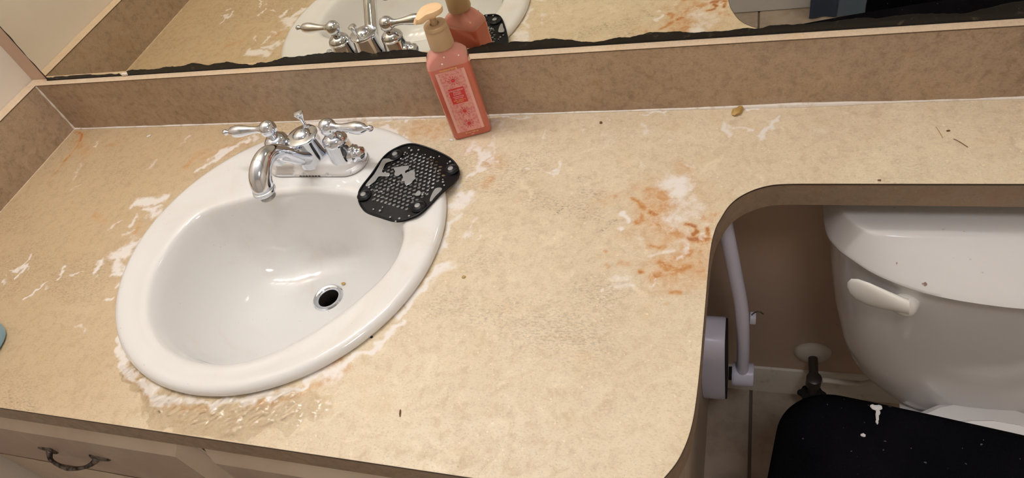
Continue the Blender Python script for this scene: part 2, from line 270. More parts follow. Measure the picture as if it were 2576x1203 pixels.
RUST=[(1.1183, -0.2048, 1.1272, -0.2052, 0.0022, 1.2), (1.1272, -0.2052, 1.1299, -0.2125, 0.0022, 1.2), (1.1299, -0.2125, 1.1251, -0.2176, 0.0022, 1.2), (1.1227, -0.2246, 1.1401, -0.2249, 0.0048, 1.1), (1.1407, -0.2102, 1.142, -0.22, 0.0022, 1.0), (1.142, -0.22, 1.1329, -0.2246, 0.0022, 1.0), (1.1333, -0.232, 1.1419, -0.2316, 0.002, 0.7), (1.0671, -0.1505, 1.0866, -0.1548, 0.008, 0.5), (1.0866, -0.1548, 1.0914, -0.1721, 0.008, 0.5), (1.0914, -0.1721, 1.0863, -0.185, 0.008, 0.5), (1.0755, -0.1852, 1.0806, -0.1893, 0.004, 0.9), (1.0493, -0.164, 1.0595, -0.1682, 0.0035, 0.7), (1.0595, -0.1682, 1.0688, -0.181, 0.0035, 0.7), (1.0688, -0.181, 1.0671, -0.1938, 0.0035, 0.7), (1.0671, -0.1938, 1.0603, -0.2033, 0.0035, 0.7), (1.0721, -0.1968, 1.09, -0.2076, 0.007, 0.55), (1.09, -0.2076, 1.1121, -0.221, 0.007, 0.55), (1.0794, -0.2369, 1.0929, -0.2383, 0.004, 0.65), (1.0738, -0.2743, 1.0738, -0.2743, 0.003, 0.9), (1.0856, -0.2828, 1.0951, -0.2768, 0.006, 0.85), (1.0968, -0.2638, 1.109, -0.2724, 0.008, 0.7), (1.109, -0.2724, 1.1201, -0.2682, 0.008, 0.7), (1.1201, -0.2682, 1.1324, -0.2621, 0.008, 0.7), (1.1177, -0.2364, 1.1214, -0.2477, 0.007, 0.6), (1.1353, -0.1922, 1.1402, -0.2002, 0.004, 0.5), (1.1402, -0.2002, 1.1469, -0.1879, 0.004, 0.5), (1.1035, -0.1096, 1.1144, -0.128, 0.009, 0.35), (1.1006, -0.172, 1.1085, -0.174, 0.008, 0.35), (1.0107, -0.1688, 1.0163, -0.1732, 0.004, 0.45), (1.031, -0.1608, 1.031, -0.1608, 0.003, 0.6), (1.028, -0.2468, 1.028, -0.2468, 0.0025, 0.7), (1.045, -0.2645, 1.0617, -0.2655, 0.004, 0.35), (1.1086, -0.3002, 1.1183, -0.3004, 0.003, 0.6), (1.1354, -0.2433, 1.1354, -0.2433, 0.003, 0.6), (1.1281, -0.2623, 1.1371, -0.271, 0.008, 0.5), (1.0834, -0.2179, 1.0752, -0.2262, 0.01, 0.25), (1.1041, -0.2818, 1.139, -0.2798, 0.01, 0.3), (1.1058, -0.3168, 1.1058, -0.3168, 0.002, 0.6), (0.0083, -0.0091, 0.0278, -0.0151, 0.0028, 1.0), (0.0278, -0.0151, 0.0416, -0.0335, 0.0028, 1.0), (0.0416, -0.0335, 0.0458, -0.0554, 0.0022, 0.75), (0.0458, -0.0554, 0.0461, -0.0847, 0.0022, 0.75), (0.0461, -0.0847, 0.0471, -0.1142, 0.0018, 0.5), (0.0471, -0.1142, 0.0485, -0.1399, 0.0018, 0.5), (0.8556, -0.1289, 0.8516, -0.1417, 0.005, 0.4), (0.755, -0.0333, 0.7502, -0.0443, 0.008, 0.35), (0.3103, -0.2215, 0.3191, -0.2449, 0.004, 0.35), (0.3294, -0.07, 0.3253, -0.1022, 0.006, 0.3), (0.2112, -0.2074, 0.2399, -0.2233, 0.006, 0.25), (0.1141, -0.0468, 0.1375, -0.0412, 0.004, 0.3), (0.6642, -0.4841, 0.7103, -0.4701, 0.004, 0.35), (0.7103, -0.4701, 0.7636, -0.427, 0.004, 0.35), (0.4696, -0.4643, 0.5357, -0.4972, 0.005, 0.3), (0.5357, -0.4972, 0.6051, -0.4968, 0.005, 0.3), (0.7483, -0.4156, 0.7268, -0.4383, 0.003, 0.4), (1.0317, -0.267, 1.035, -0.2688, 0.002, 0.4)]
WET=[(0.5341, -0.4948, 0.5945, -0.498, 0.018, 1.0), (0.5945, -0.498, 0.657, -0.4908, 0.018, 1.0), (0.657, -0.4908, 0.7038, -0.4781, 0.018, 1.0), (0.5546, -0.5077, 0.6569, -0.51, 0.022, 0.75), (0.6569, -0.51, 0.7268, -0.4827, 0.022, 0.75), (0.7019, -0.4951, 0.7537, -0.4749, 0.025, 0.5), (0.4658, -0.4591, 0.5196, -0.4912, 0.012, 0.8), (0.8017, -0.091, 0.8351, -0.1665, 0.02, 0.4), (0.5168, -0.104, 0.635, -0.0885, 0.02, 0.6)]
GRIME=[(0.9233, -0.1628, 0.9574, -0.1743, 0.012, 0.45), (0.9574, -0.1743, 0.987, -0.1796, 0.012, 0.45), (0.987, -0.1796, 1.004, -0.1907, 0.012, 0.45), (0.9585, -0.1916, 0.9679, -0.1828, 0.003, 0.9), (0.988, -0.198, 1.0007, -0.1969, 0.0015, 0.9), (1.0223, -0.2, 1.037, -0.201, 0.0015, 0.9), (1.0193, -0.2217, 1.0295, -0.2066, 0.003, 0.85), (0.9892, -0.1533, 1.0055, -0.1591, 0.008, 0.6), (0.9812, -0.1322, 0.9812, -0.1322, 0.008, 0.4), (0.8646, -0.2665, 0.8896, -0.268, 0.012, 0.3), (1.0125, -0.3061, 1.0423, -0.3112, 0.02, 0.45), (0.9595, -0.3556, 1.0278, -0.3651, 0.03, 0.4), (0.3033, -0.5153, 0.3544, -0.5258, 0.012, 0.5), (0.141, -0.3581, 0.1688, -0.3346, 0.015, 0.3), (0.094, -0.3083, 0.1765, -0.2575, 0.02, 0.25), (0.2765, -0.4905, 0.3348, -0.497, 0.015, 0.35)]
WATER=[[(0.691, -0.1063), (0.7019, -0.1048), (0.7084, -0.0985), (0.7158, -0.105), (0.7075, -0.1097), (0.6991, -0.1144), (0.6983, -0.1223), (0.7, -0.1333), (0.7118, -0.1349), (0.7116, -0.141), (0.698, -0.141), (0.6953, -0.1502), (0.6877, -0.1593), (0.6828, -0.1563), (0.688, -0.1379), (0.6895, -0.119)], [(0.714, -0.124), (0.7196, -0.1225), (0.7265, -0.121), (0.7361, -0.1203), (0.738, -0.1273), (0.7348, -0.1304), (0.7376, -0.135), (0.744, -0.1289), (0.7499, -0.132), (0.7531, -0.1412), (0.7553, -0.1442), (0.7526, -0.1502), (0.7524, -0.1532), (0.7468, -0.1576), (0.7422, -0.1547), (0.7406, -0.1502), (0.7357, -0.1502), (0.736, -0.1442), (0.7308, -0.1365), (0.7264, -0.1411), (0.7204, -0.138), (0.7193, -0.1318)], [(0.791, -0.1634), (0.7993, -0.1622), (0.8004, -0.1677), (0.7963, -0.1763), (0.7926, -0.1862), (0.7896, -0.1855), (0.789, -0.1749)], [(0.7649, -0.1722), (0.7681, -0.1678), (0.772, -0.1707), (0.7722, -0.1765), (0.7652, -0.1765)]]
CUPS=[(0.7084, -0.0985), (0.6872, -0.175), (0.7998, -0.1225), (0.7771, -0.1962)]
STR=[(0.7272, -0.0747), (0.7487, -0.079), (0.7836, -0.0927), (0.8009, -0.1063), (0.8108, -0.1218), (0.8128, -0.1324), (0.8109, -0.1473), (0.8048, -0.1648), (0.7969, -0.1834), (0.7874, -0.203), (0.7794, -0.2128), (0.7657, -0.2193), (0.7488, -0.2203), (0.7249, -0.2126), (0.7056, -0.206), (0.6932, -0.1991), (0.6824, -0.1877), (0.6772, -0.1774), (0.6746, -0.1655), (0.6797, -0.1503), (0.6843, -0.1301), (0.6878, -0.1063), (0.6948, -0.0909), (0.7063, -0.0805), (0.7161, -0.0757)]
DROPS=[(0.7213, -0.0934), (0.7192, -0.1059), (0.7258, -0.1052), (0.7241, -0.0841), (0.7406, -0.0886), (0.7744, -0.098), (0.7903, -0.1105), (0.7923, -0.1057), (0.8008, -0.1561), (0.7101, -0.199), (0.7215, -0.2021), (0.741, -0.2132), (0.7559, -0.216), (0.7691, -0.2127), (0.7517, -0.2202), (0.7051, -0.1675), (0.7126, -0.1697), (0.7207, -0.1652), (0.7233, -0.1577), (0.7245, -0.1494), (0.7044, -0.1333), (0.7556, -0.1708), (0.7757, -0.175), (0.7785, -0.2004), (0.7788, -0.1927), (0.7722, -0.1935), (0.7296, -0.0891), (0.7406, -0.1102), (0.7641, -0.1026), (0.6899, -0.1616), (0.7973, -0.1502)]
SP=[(0.9901, -0.0236), (1.1677, -0.01), (1.4004, -0.054), (1.4132, -0.0757), (1.3227, -0.135), (1.4322, -0.065), (1.3929, -0.0503), (0.8647, -0.2944), (0.7685, -0.3046), (1.096, -0.3196), (0.8441, -0.4737), (0.7755, -0.3861), (0.7756, -0.0528), (0.1939, -0.0256), (1.2278, -0.1982)]


# ---------------------------------------------------------------- room
FZ = -.78; WX = -.024; WY = .018; RX = 2.15; RY = -2.15; CZ = 1.5
def wall(name, x0, x1, y0, y1, z0, z1, m):
    return tag(MB().box(x0, x1, y0, y1, z0, z1).build(name, m, None, False), kind='structure')
wall('wall_back', WX-.1, RX+.1, WY, WY+.1, FZ-.05, CZ, M['wall_tan'])
wall('wall_left', WX-.1, WX, RY, WY, FZ-.05, CZ, M['wall'])
wall('wall_right', RX, RX+.1, RY, WY, FZ-.05, CZ, M['wall'])
wall('wall_front', WX-.1, RX+.1, RY-.1, RY, FZ-.05, CZ, M['wall'])
wall('ceiling', WX-.1, RX+.1, RY-.1, WY+.1, CZ, CZ+.05, M['ceil'])
fl = wall('floor', WX, RX, RY, WY, FZ-.05, FZ-.004, M['grout'])
T = .30; first = None
for i in range(-4, 4):
    for j in range(0, 5):
        x0 = 1.2+i*T; y1 = -.035-j*T+.002
        xa, xb, ya, yb = max(x0+.003, WX+.001), min(x0+T-.003, RX-.001), max(y1-T+.006, RY), y1
        if j == 0: yb = WY-.001
        if xb-xa < .02 or yb-ya < .02: continue
        MB().box(xa, xb, ya, yb, FZ-.006, FZ, .0015).build('tile', M['tile'], fl)
bb = tag(MB().loft([[(x, WY-.0005, FZ), (x, WY-.012, FZ), (x, WY-.012, FZ+.060), (x, WY-.007, FZ+.075), (x, WY-.005, FZ+.082), (x, WY-.0005, FZ+.084)] for x in (1.12, RX-.001)]).build('baseboard_back', M['trim']), kind='structure')

# ---------------------------------------------------------------- countertop with banjo shelf
SX, SY = .583, -.251                       # sink centre
D = .5297; TH = .0372; XR = 1.80; XL = 0.0
edge = [(-.530, 1.085), (-.5275, 1.0965), (-.519, 1.108), (-.5046, 1.1194), (-.4832, 1.1316), (-.4511, 1.140), (-.4007, 1.1432), (-.3312, 1.1442), (-.247, 1.1455), (-.2122, 1.1492),
        (-.1920, 1.1555), (-.1755, 1.1625), (-.1630, 1.1715), (-.1531, 1.1829), (-.1460, 1.1950), (-.1410, 1.2091), (-.1392, 1.2230), (-.1386, 1.240)]
_e = spline([(y, x, 0) for y, x in edge], 6); edge = [(p.x, p.y) for p in _e]
def xmax(y): return interp(y, edge)
counter = empty('countertop', (0, 0, 0), 0, 'beige stone-look laminate countertop, soap smeared and rust stained, with narrow shelf over the toilet', 'countertop')
V = []; F = []
nu = 720; ys = list(np.linspace(-.530, -.1386, 262)); us = np.linspace(0, 1, nu)
def inhole(x, y): return ((x-SX)/.222)**2 + ((y-SY)/.217)**2 < 1
X = []; Y = []
for y in ys:
    xm = xmax(y); X.append(us*xm); Y.append(np.full(nu, y))
X = np.array(X); Y = np.array(Y); keep = ~inhole(X, Y)
n1 = X.size; xs2 = np.linspace(0, XR, 900); ys2 = np.linspace(-.1386, 0, 94)
X2, Y2 = np.meshgrid(xs2, ys2); keep2 = ~inhole(X2, Y2)
def faces(K, off):
    h, w = K.shape; ix = np.arange(h*w).reshape(h, w)+off
    q = K[:-1,:-1] & K[1:,:-1] & K[:-1,1:] & K[1:,1:]
    return np.stack([ix[:-1,:-1][q], ix[:-1,1:][q], ix[1:,1:][q], ix[1:,:-1][q]], 1)
px = np.concatenate([X.ravel(), X2.ravel()]); py = np.concatenate([Y.ravel(), Y2.ravel()])
Fq = np.concatenate([faces(keep, 0), faces(keep2, n1)])
used = np.zeros(px.size, bool); used[Fq.ravel()] = True; remap = np.cumsum(used)-1
px = px[used]; py = py[used]; Fq = remap[Fq]
me = bpy.data.meshes.new('top'); me.vertices.add(px.size); me.vertices.foreach_set('co', np.stack([px, py, px*0], 1).ravel())
me.loops.add(Fq.size); me.loops.foreach_set('vertex_index', Fq.ravel().astype(np.int32)); me.polygons.add(len(Fq))
me.polygons.foreach_set('loop_start', np.arange(0, Fq.size, 4, dtype=np.int32)); me.update(calc_edges=True); me.validate()
me.polygons.foreach_set('use_smooth', np.ones(len(me.polygons), bool))
fo = stroke_mask(px, py, FOAM, .85, .014) * (0.78+.5*(fbm(px*45, py*45)-.3))
haze = np.clip((fbm(px*22+5, py*22+2, 5)-.53)*4, 0, 1)*.42*np.clip((px-.15)*3, 0, 1)*np.clip(1.2-np.hypot(px-1.0, (py+.12)*1.3)*1.1, .35, 1)
fo = np.maximum(fo, haze)
ru = stroke_mask(px, py, RUST, .6, .0045); ru = np.maximum(ru, stroke_mask(px, py, HALO, .95, .016)*(.35+.9*fbm(px*55+7, py*55, 4))); we = stroke_mask(px, py, WET, .7, .012); gr = stroke_mask(px, py, GRIME, .8, .01)
gr = np.maximum(gr, np.clip((fbm(px*7+40, py*9+9, 4)-.50)*3, 0, .35))
at = me.color_attributes.new('stain', 'FLOAT_COLOR', 'POINT')
at.data.foreach_set('color', np.stack([fo, ru, we, gr], 1).astype(np.float32).ravel())
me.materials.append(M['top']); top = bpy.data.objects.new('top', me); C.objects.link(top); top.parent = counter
# edge band: the turned-down front lip
path = [(WX+.002, -D)] + [(x, y) for y, x in edge] + [(XR, -.1386)]
path[1] = (1.085, -D)
mb = MB(); L1 = [(x, y, -.0005) for x, y in path]; L2 = [(x, y, -TH) for x, y in path]
def inset(P, d):
    out = []
    for i in range(len(P)):
        a = Vector(P[max(i-1,0)]); b = Vector(P[min(i+1,len(P)-1)]); tt = (b-a).normalized(); out.append((P[i][0]-tt.y*d, P[i][1]+tt.x*d))
    return out
pin = inset(path, .018)
eb = mb.loft([[(x, y, -.0004) for x, y in path], [(x, y, -TH+.0012) for x, y in path], [(x, y, -TH) for x, y in inset(path, .0012)], [(x, y, -TH) for x, y in pin], [(x, y, -.002) for x, y in pin]], False, False, False)
tag(mb.build('edge_band', M['lam_edge'], counter, True, 30), 'laminate band along the front lip, shade painted into its colour')
o_ = inset(path, -.0006)
tag(MB().loft([[(x, y, .0002) for x, y in path], [(x, y, .0001) for x, y in o_], [(x, y, -.0016) for x, y in o_], [(x, y, -.0016) for x, y in path]], False, False, False).build('seam_line', M['seam'], counter, True, 20), 'dark seam under the top edge')
und = MB().add([(WX+.002, -.512, -.03), (1.12, -.512, -.03), (1.12, -.16, -.03), (1.165, -.12, -.03), (XR, -.12, -.03), (XR, .0, -.03), (WX+.002, .0, -.03), (SX-.23, -.03, -.03), (SX+.23, -.03, -.03), (SX+.23, -.49, -.03), (SX-.23, -.49, -.03)],
               [(0, 10, 7, 6), (0, 1, 9, 10), (1, 2, 8, 9), (2, 3, 4, 5), (2, 5, 6, 8), (8, 6, 7)])
und.build('underlay', M['trim'], counter, False)
bs = MB().box(0, XR, 0, .0172, .0, .0992, 0); bs.build('backsplash', M['lam'], counter, False)
MB().box(WX+.003, XR, -.0002, .0176, .0996, .1004).build('backsplash_cap', M['strip'], counter, False)
MB().box(0, XR, -.0005, .017, .0990, .0998).build('seam_line', M['seam'], counter, False)
MB().box(WX+.0005, 0, -.5297, .0172, 0.0, .0992).build('sidesplash', M['lam'], counter, False)
MB().box(WX+.0005, .0002, -.5297, -.0003, .0996, .1004).build('sidesplash_cap', M['strip'], counter, False)
MB().box(WX+.001, .0005, -.5297, 0, .0990, .0998).build('seam_line', M['seam'], counter, False)
# caulk beads
pts = [(x, -.0005, .0006) for x in np.arange(.002, XR, .006)]
rad = [max(.0006, .0016+.0022*(float(fbm(np.array(p[0]*30), np.array(3.)))-.42) + .0022*math.exp(-((p[0]-1.26)/.06)**2) + .003*math.exp(-((p[0]-.62)/.07)**2)) for p in pts]
tag(MB().tube(pts, rad, 8).build('caulk_bead', M['caulk'], counter), 'uneven white caulk along the foot of the backsplash')
tag(MB().tube([(.0008, -.0008, z) for z in np.linspace(0, .099, 20)], [.0017+.0006*math.sin(k*1.3) for k in range(20)], 8).build('caulk_bead', M['caulk'], counter), 'white caulk in the inner corner')
MB().tube([(.0004, y, .0004) for y in np.linspace(-.002, -.525, 60)], .0011, 6).build('caulk_bead', M['strip'], counter)

# ---------------------------------------------------------------- mirror
MY = .0125
mir = empty('wall_mirror', (.02, MY, .1012), 0, 'frameless wall mirror with black flaked lower edge, resting on the backsplash', 'mirror')
g = MB().box(0, 1.95, 0, .004, 0, 1.0).build('glass', M['mirror'], mir, False)
ed = [(0.0308, 0.1082), (0.1811, 0.106), (0.2167, 0.1107), (0.2686, 0.1098), (0.3138, 0.1115), (0.3451, 0.1153), (0.3763, 0.1098), (0.4125, 0.1124), (0.4532, 0.1059), (0.5077, 0.11), (0.5182, 0.1136), (0.5646, 0.1172), (0.6069, 0.1153), (0.6683, 0.1121), (0.7214, 0.1137), (0.7559, 0.1059), (0.8133, 0.106), (0.8436, 0.115), (0.8792, 0.1133), (0.9319, 0.1142), (0.9652, 0.1107), (0.9937, 0.1056), (1.0451, 0.1105), (1.0701, 0.1144), (1.1035, 0.11), (1.1411, 0.1103), (1.1686, 0.1092), (1.2087, 0.1125), (1.2305, 0.1124), (1.2645, 0.1122), (1.2894, 0.1127), (1.3137, 0.1132), (1.3532, 0.1138), (1.3919, 0.1124), (1.4214, 0.1137), (1.4538, 0.1227)]
xs = np.arange(.0, 1.80, .0016); lo = []; hi = []
for x in xs:
    wx = x+.02
    h = interp(wx, ed)-.1012
    h += (float(fbm(np.array(x*60.), np.array(2.), 4))-.46)*.0075
    if x < .165: h = min(h, .0064)
    if abs(wx-.196) < .009: h = .0008
    lo.append((x, -.0003, .0)); hi.append((x, -.0003, max(.0010, h)))
mm = MB().loft([lo, hi, [(a, -.0001, b) for a, _, b in hi]], False, False, False)
tag(mm.build('decay_band', M['decay'], mir, False), 'ragged black band where the silvering has flaked')
mm = MB().loft([[(0.0, -.0003, z) for z in np.linspace(0, 1.0, 200)], [(.0018+.0008*math.sin(z*90)+.0006*math.sin(z*233), -.0003, z) for z in np.linspace(0, 1.0, 200)]], False, False, False)
mm.build('decay_band', M['decay'], mir, False)
MB().box(-.0016, 1.9, -.0008, .004, -.0008, .0006).build('edge_channel', M['dark'], mir, False)
MB().box(.172, .184, -.0025, .003, .0003, .0042, .0008).build('mirror_clip', M['caulk'], mir)

# ---------------------------------------------------------------- sink
bowl_pts = [(.425,-.2089),(.4662,-.1924),(.5235,-.1738),(.578,-.1654),(.63,-.1675),(.6855,-.178),(.730,-.193),(.7602,-.2164),(.769,-.2465),(.7677,-.292),(.7447,-.333),(.7089,-.3792),(.6719,-.4124),(.6289,-.4361),(.5751,-.4431),(.522,-.4330),(.4795,-.4103),(.4418,-.3711),(.4223,-.3329),(.4124,-.2848),(.4147,-.240)]
NS = 160; cx0, cy0 = .590, -.295
bp = []
for x, y in bowl_pts: bp.append((math.atan2(y-cy0, x-cx0) % (2*math.pi), math.hypot(x-cx0, y-cy0)))
bp.sort(); bp = [(bp[-1][0]-2*math.pi, bp[-1][1])] + bp + [(bp[0][0]+2*math.pi, bp[0][1])]
raw = [interp(2*math.pi*i/NS, bp) for i in range(NS)]
for _ in range(14): raw = [(raw[i-1]+2*raw[i]+raw[(i+1) % NS])/4 for i in range(NS)]
B = [Vector((cx0+raw[i]*math.cos(2*math.pi*i/NS), cy0+raw[i]*math.sin(2*math.pi*i/NS), 0)) for i in range(NS)]
O = []
for i in range(NS):
    a = 2*math.pi*i/NS; d = Vector((math.cos(a), math.sin(a), 0)); p = Vector((cx0, cy0, 0))
    A_, B_ = .2365, .2325
    qx, qy = (p.x-SX)/A_, (p.y-SY)/B_; dx, dy = d.x/A_, d.y/B_
    aa = dx*dx+dy*dy; b_ = 2*(qx*dx+qy*dy); c_ = qx*qx+qy*qy-1; tt = (-b_+math.sqrt(b_*b_-4*aa*c_))/(2*aa)
    O.append(p+d*tt)
DR = Vector((.5845, -.2445, 0)); SD = -.140
sink = empty('sink_basin', (SX, SY, 0), 0, 'round white porcelain drop-in sink with a wet rim ringed by soap', 'sink')
loops = []
def sub(L, z): loops.append([(p.x-SX, p.y-SY, z) for p in L])
def toward(L, q, d): return [p + (Vector((q.x, q.y, 0))-p).normalized()*d for p in L]
cen = Vector((SX, SY, 0))
sub(toward(O, cen, .006), .0006)
for d, z in ((.001, .0010), (.0, .0035), (.0006, .0065), (.0024, .0095), (.0055, .0118), (.010, .0128), (.015, .0126)): sub(toward(O, cen, d), z)
OI = toward(O, cen, .015)
Bo = [b + (b-Vector((cx0, cy0, 0))).normalized()*.010 for b in B]
for w, z in ((.3, .0118), (.6, .0112), (.85, .0116), (1., .0118)): sub([a.lerp(b, w) for a, b in zip(OI, Bo)], z)
sub([a.lerp(b, .45) for a, b in zip(Bo, B)], .0108)
sub([a.lerp(b, .8) for a, b in zip(Bo, B)], .0085)
for w, z in ((1., .005), (.985, -.001), (.97, -.010), (.95, -.025), (.925, -.042), (.89, -.060), (.845, -.078), (.78, -.096), (.69, -.112), (.58, -.1235), (.47, -.130), (.36, -.1345), (.26, -.1375), (.19, -.139), (.145, -.1398)):
    # the lower the loop, the rounder it gets about the drain
    k = min(1, max(0, (1-w)*1.3))
    L = []
    for i, b in enumerate(B):
        p = DR.lerp(b, w); r = (sum((q-DR).length for q in B)/NS)*w
        c = DR + (b-DR).normalized()*r
        L.append(p.lerp(c, k))
    sub(L, z)
sk = MB().loft(loops, False, False).build('basin', M['sink'], sink, True, 60)
dr = MB().lathe([(.0205, -.0105), (.0245, -.0030), (.0245, -.0006), (.0225, .0014), (.0185, .0010), (.0158, -.0012), (.0150, -.0045), (.0148, -.030)], (DR.x-SX, DR.y-SY, SD+.0015), n=48, cap0=False, cap1=False).build('drain_flange', M['chrome'], sink)
tag(dr, 'dull chrome ring around the open drain')
MB().lathe([(.0149, -.002), (.0149, -.06), (.001, -.061)], (DR.x-SX, DR.y-SY, SD), n=32, cap0=False).build('drain_pipe', M['brown_metal'], sink)
tag(MB().lathe([(.0005, -.020), (.004, -.020), (.0048, -.023), (.0048, -.034)], (DR.x-SX-.002, DR.y-SY-.006, SD), n=20).build('drain_rod', M['dark'], sink), 'dark pivot at the bottom of the drain')

# ---------------------------------------------------------------- faucet
fa = empty('bathroom_faucet', (.5835, -.1095, .0131), 0, 'chrome two-handle faucet with curved spout, soapy at its foot, on the sink ledge', 'faucet')
def stad(hl, hd, z, n=14, sq=1.0):
    P = []
    for s_, a0 in ((1, -math.pi/2), (-1, math.pi/2)):
        for k in range(n+1):
            a = a0+math.pi*k/n; P.append((s_*(hl-hd)+math.cos(a)*hd, math.sin(a)*hd, z))
    return P
bpz = MB().loft([stad(.0815, .0285, 0), stad(.0818, .0288, .003), stad(.080, .0275, .0055), stad(.0765, .0245, .0075), stad(.0745, .0225, .0125), stad(.071, .0195, .0165), stad(.064, .014, .0185), stad(.055, .006, .019)])
tag(bpz.build('base_plate', M['chrome_soapy'], fa, True, 35), 'chrome base smeared with soap')
for k in range(7):
    MB().box(-.018+k*.0052, -.0145+k*.0052, -.0293, -.0285, .0006, .0026).build('lettering', M['brown_metal'], fa, False)
for sx in (-1, 1):
    tip = MB().lathe([(.0150, -.004), (.0150, .003), (.0135, .0055), (.0138, .0075), (.0115, .0095), (.0100, .0130), (.0106, .0150), (.0098, .0185), (.0050, .0215), (.001, .022)], (sx*.0640, 0, .0160), (sx*.95, 0, .06), 24).build('end_cap', M['chrome'], fa)
    hx = sx*.0492
    vb = MB().lathe([(.0215, .010), (.0210, .016), (.0192, .026), (.0180, .036), (.0172, .0405), (.0182, .0415), (.0182, .0435), (.0170, .0445), (.0176, .0455), (.0170, .0480), (.0120, .0525), (.0075, .0545), (.0062, .0575)], (hx, 0, 0), n=40).build('valve_body', M['chrome'], fa)
    h = MB().lathe([(.0058, .056), (.0066, .0585), (.0098, .0600), (.0118, .0635), (.0124, .0680), (.0118, .0725), (.0090, .0770), (.0050, .0795), (.0005, .0803)], (hx, 0, 0), n=36)
    h.lathe([(.0085, .000), (.0078, .010), (.0058, .0135), (.0050, .018), (.0055, .026), (.0072, .036), (.0087, .045), (.0088, .052), (.0072, .059), (.0040, .0635), (.0028, .0655), (.0034, .0675), (.0046, .0695), (.0040, .0725), (.0022, .0745), (.0005, .0752)],
            (hx, 0, .0680), (sx, -.10, .02), 28)
    h.build('handle', M['chrome'], fa)
MB().lathe([(.026, .010), (.0245, .018), (.0222, .030), (.0207, .045), (.0205, .0500), (.0226, .0512), (.0230, .0530), (.0226, .0548), (.0205, .0556), (.0150, .0560), (.0132, .0564), (.0122, .0580), (.0100, .0600), (.0060, .0618), (.0025, .0625), (.0005, .0626)], n=44).build('center_body', M['chrome'], fa)
lr = MB().lathe([(.0026, 0), (.0026, .010), (.0032, .0155), (.0058, .0225), (.0070, .0235), (.0072, .0252), (.0062, .0265), (.0030, .0272), (.0004, .0274)], (.0, .0165, .054), (-.05, .05, 1), 24)
lr.lathe([(.0075, 0), (.007, .003), (.0035, .005)], (.0, .0165, .052), n=20)
lr.build('lift_rod', M['chrome'], fa)
sp = spline([(0, -.010, .026), (0, -.026, .038), (0, -.044, .060), (0, -.058, .077), (0, -.076, .0875), (0, -.094, .086), (0, -.107, .077), (0, -.1125, .067), (0, -.1135, .062)], 6)
rr = [interp(i/(len(sp)-1), [(0, .0150), (.15, .0122), (.35, .0108), (.55, .0128), (.72, .0146), (.85, .0146), (1, .0136)]) for i in range(len(sp))]
MB().tube(sp, rr, 28).build('spout', M['chrome'], fa)
MB().lathe([(.0134, .004), (.0150, .003), (.0156, .0005), (.0150, -.002), (.0125, -.0032), (.0108, -.004), (.0005, -.0042)], (0, -.1137, .0605), (0, .04, 1), 36).build('spout_collar', M['chrome'], fa)
MB().lathe([(.0104, -.003), (.0106, -.0110), (.0100, -.0118), (.0092, -.0118), (.0090, -.008), (.0005, -.008)], (0, -.1137, .0605), (0, .04, 1), 36).build('aerator', M['steel_dark'], fa)

# ---------------------------------------------------------------- soap bottle
ba = math.radians(19)
bo = empty('soap_bottle', (.8022, -.0298, .0004), ba, 'pink pump bottle of liquid soap with tan cap, standing against the backsplash', 'bottle')
bo.scale = (1, 1, 1.035)
def rrect(hw, hd, r, z, n=6):
    P = []
    for sx, sy, a0 in ((1, 1, 0), (-1, 1, 90), (-1, -1, 180), (1, -1, 270)):
        for k in range(n+1):
            a = math.radians(a0+90*k/n); P.append((sx*(hw-r)+math.cos(a)*r, sy*(hd-r)+math.sin(a)*r, z))
    return P
BW, BD = .0282, .0165
L = [rrect(BW-.004, BD-.004, .004, 0), rrect(BW-.001, BD-.001, .006, .001), rrect(BW, BD, .006, .004), rrect(BW, BD, .0058, .1195), rrect(BW-.0006, BD-.0004, .0065, .1235), rrect(BW-.0035, BD-.0018, .008, .1285),
     rrect(.0200, .0142, .010, .1330), rrect(.0150, .0132, .012, .1365), rrect(.0125, .0125, .0124, .1390), rrect(.0115, .0115, .0114, .144)]
MB().loft(L).build('bottle_body', M['soap'], bo, True, 50)
fy = -BD
lp = MB().box(-.0200, .0200, fy-.0004, fy+.0002, .012, .1115).build('label_panel', M['label'], bo, False); tag(lp, 'pale pink printed front label')
for sx in (-1, 1): MB().box(sx*.0180-.0018, sx*.0180+.0018, fy-.0006, fy-.0003, .0125, .111).build('label_stripe', M['label_stripe'], bo, False)
MB().box(-.0110, .0105, fy-.0007, fy-.0003, .0600, .0845).build('label_box', M['red'], bo, False)
def burst(cz, cx=0.0):
    m = MB(); n = 20
    m.loft([[(cx+.0027*math.cos(2*math.pi*k/n), fy-.0008, cz+.0027*math.sin(2*math.pi*k/n)) for k in range(n)], [(cx+.0026*math.cos(2*math.pi*k/n), fy-.0010, cz+.0026*math.sin(2*math.pi*k/n)) for k in range(n)]])
    for k in range(11):
        a = 2*math.pi*k/11+.2; r0 = .0036; r1 = .0068+.0008*(k % 2)
        c, s_ = math.cos(a), math.sin(a); w = .0005
        m.add([(cx+c*r0-s_*w*.4, fy-.0009, cz+s_*r0+c*w*.4), (cx+c*r0+s_*w*.4, fy-.0009, cz+s_*r0-c*w*.4), (cx+c*r1+s_*w, fy-.0009, cz+s_*r1-c*w), (cx+c*r1-s_*w, fy-.0009, cz+s_*r1+c*w)], [(0, 1, 2, 3)])
    m.build('red_burst', M['red'], bo, False)
burst(.0965); burst(.0460, .001); burst(.0245, .001)
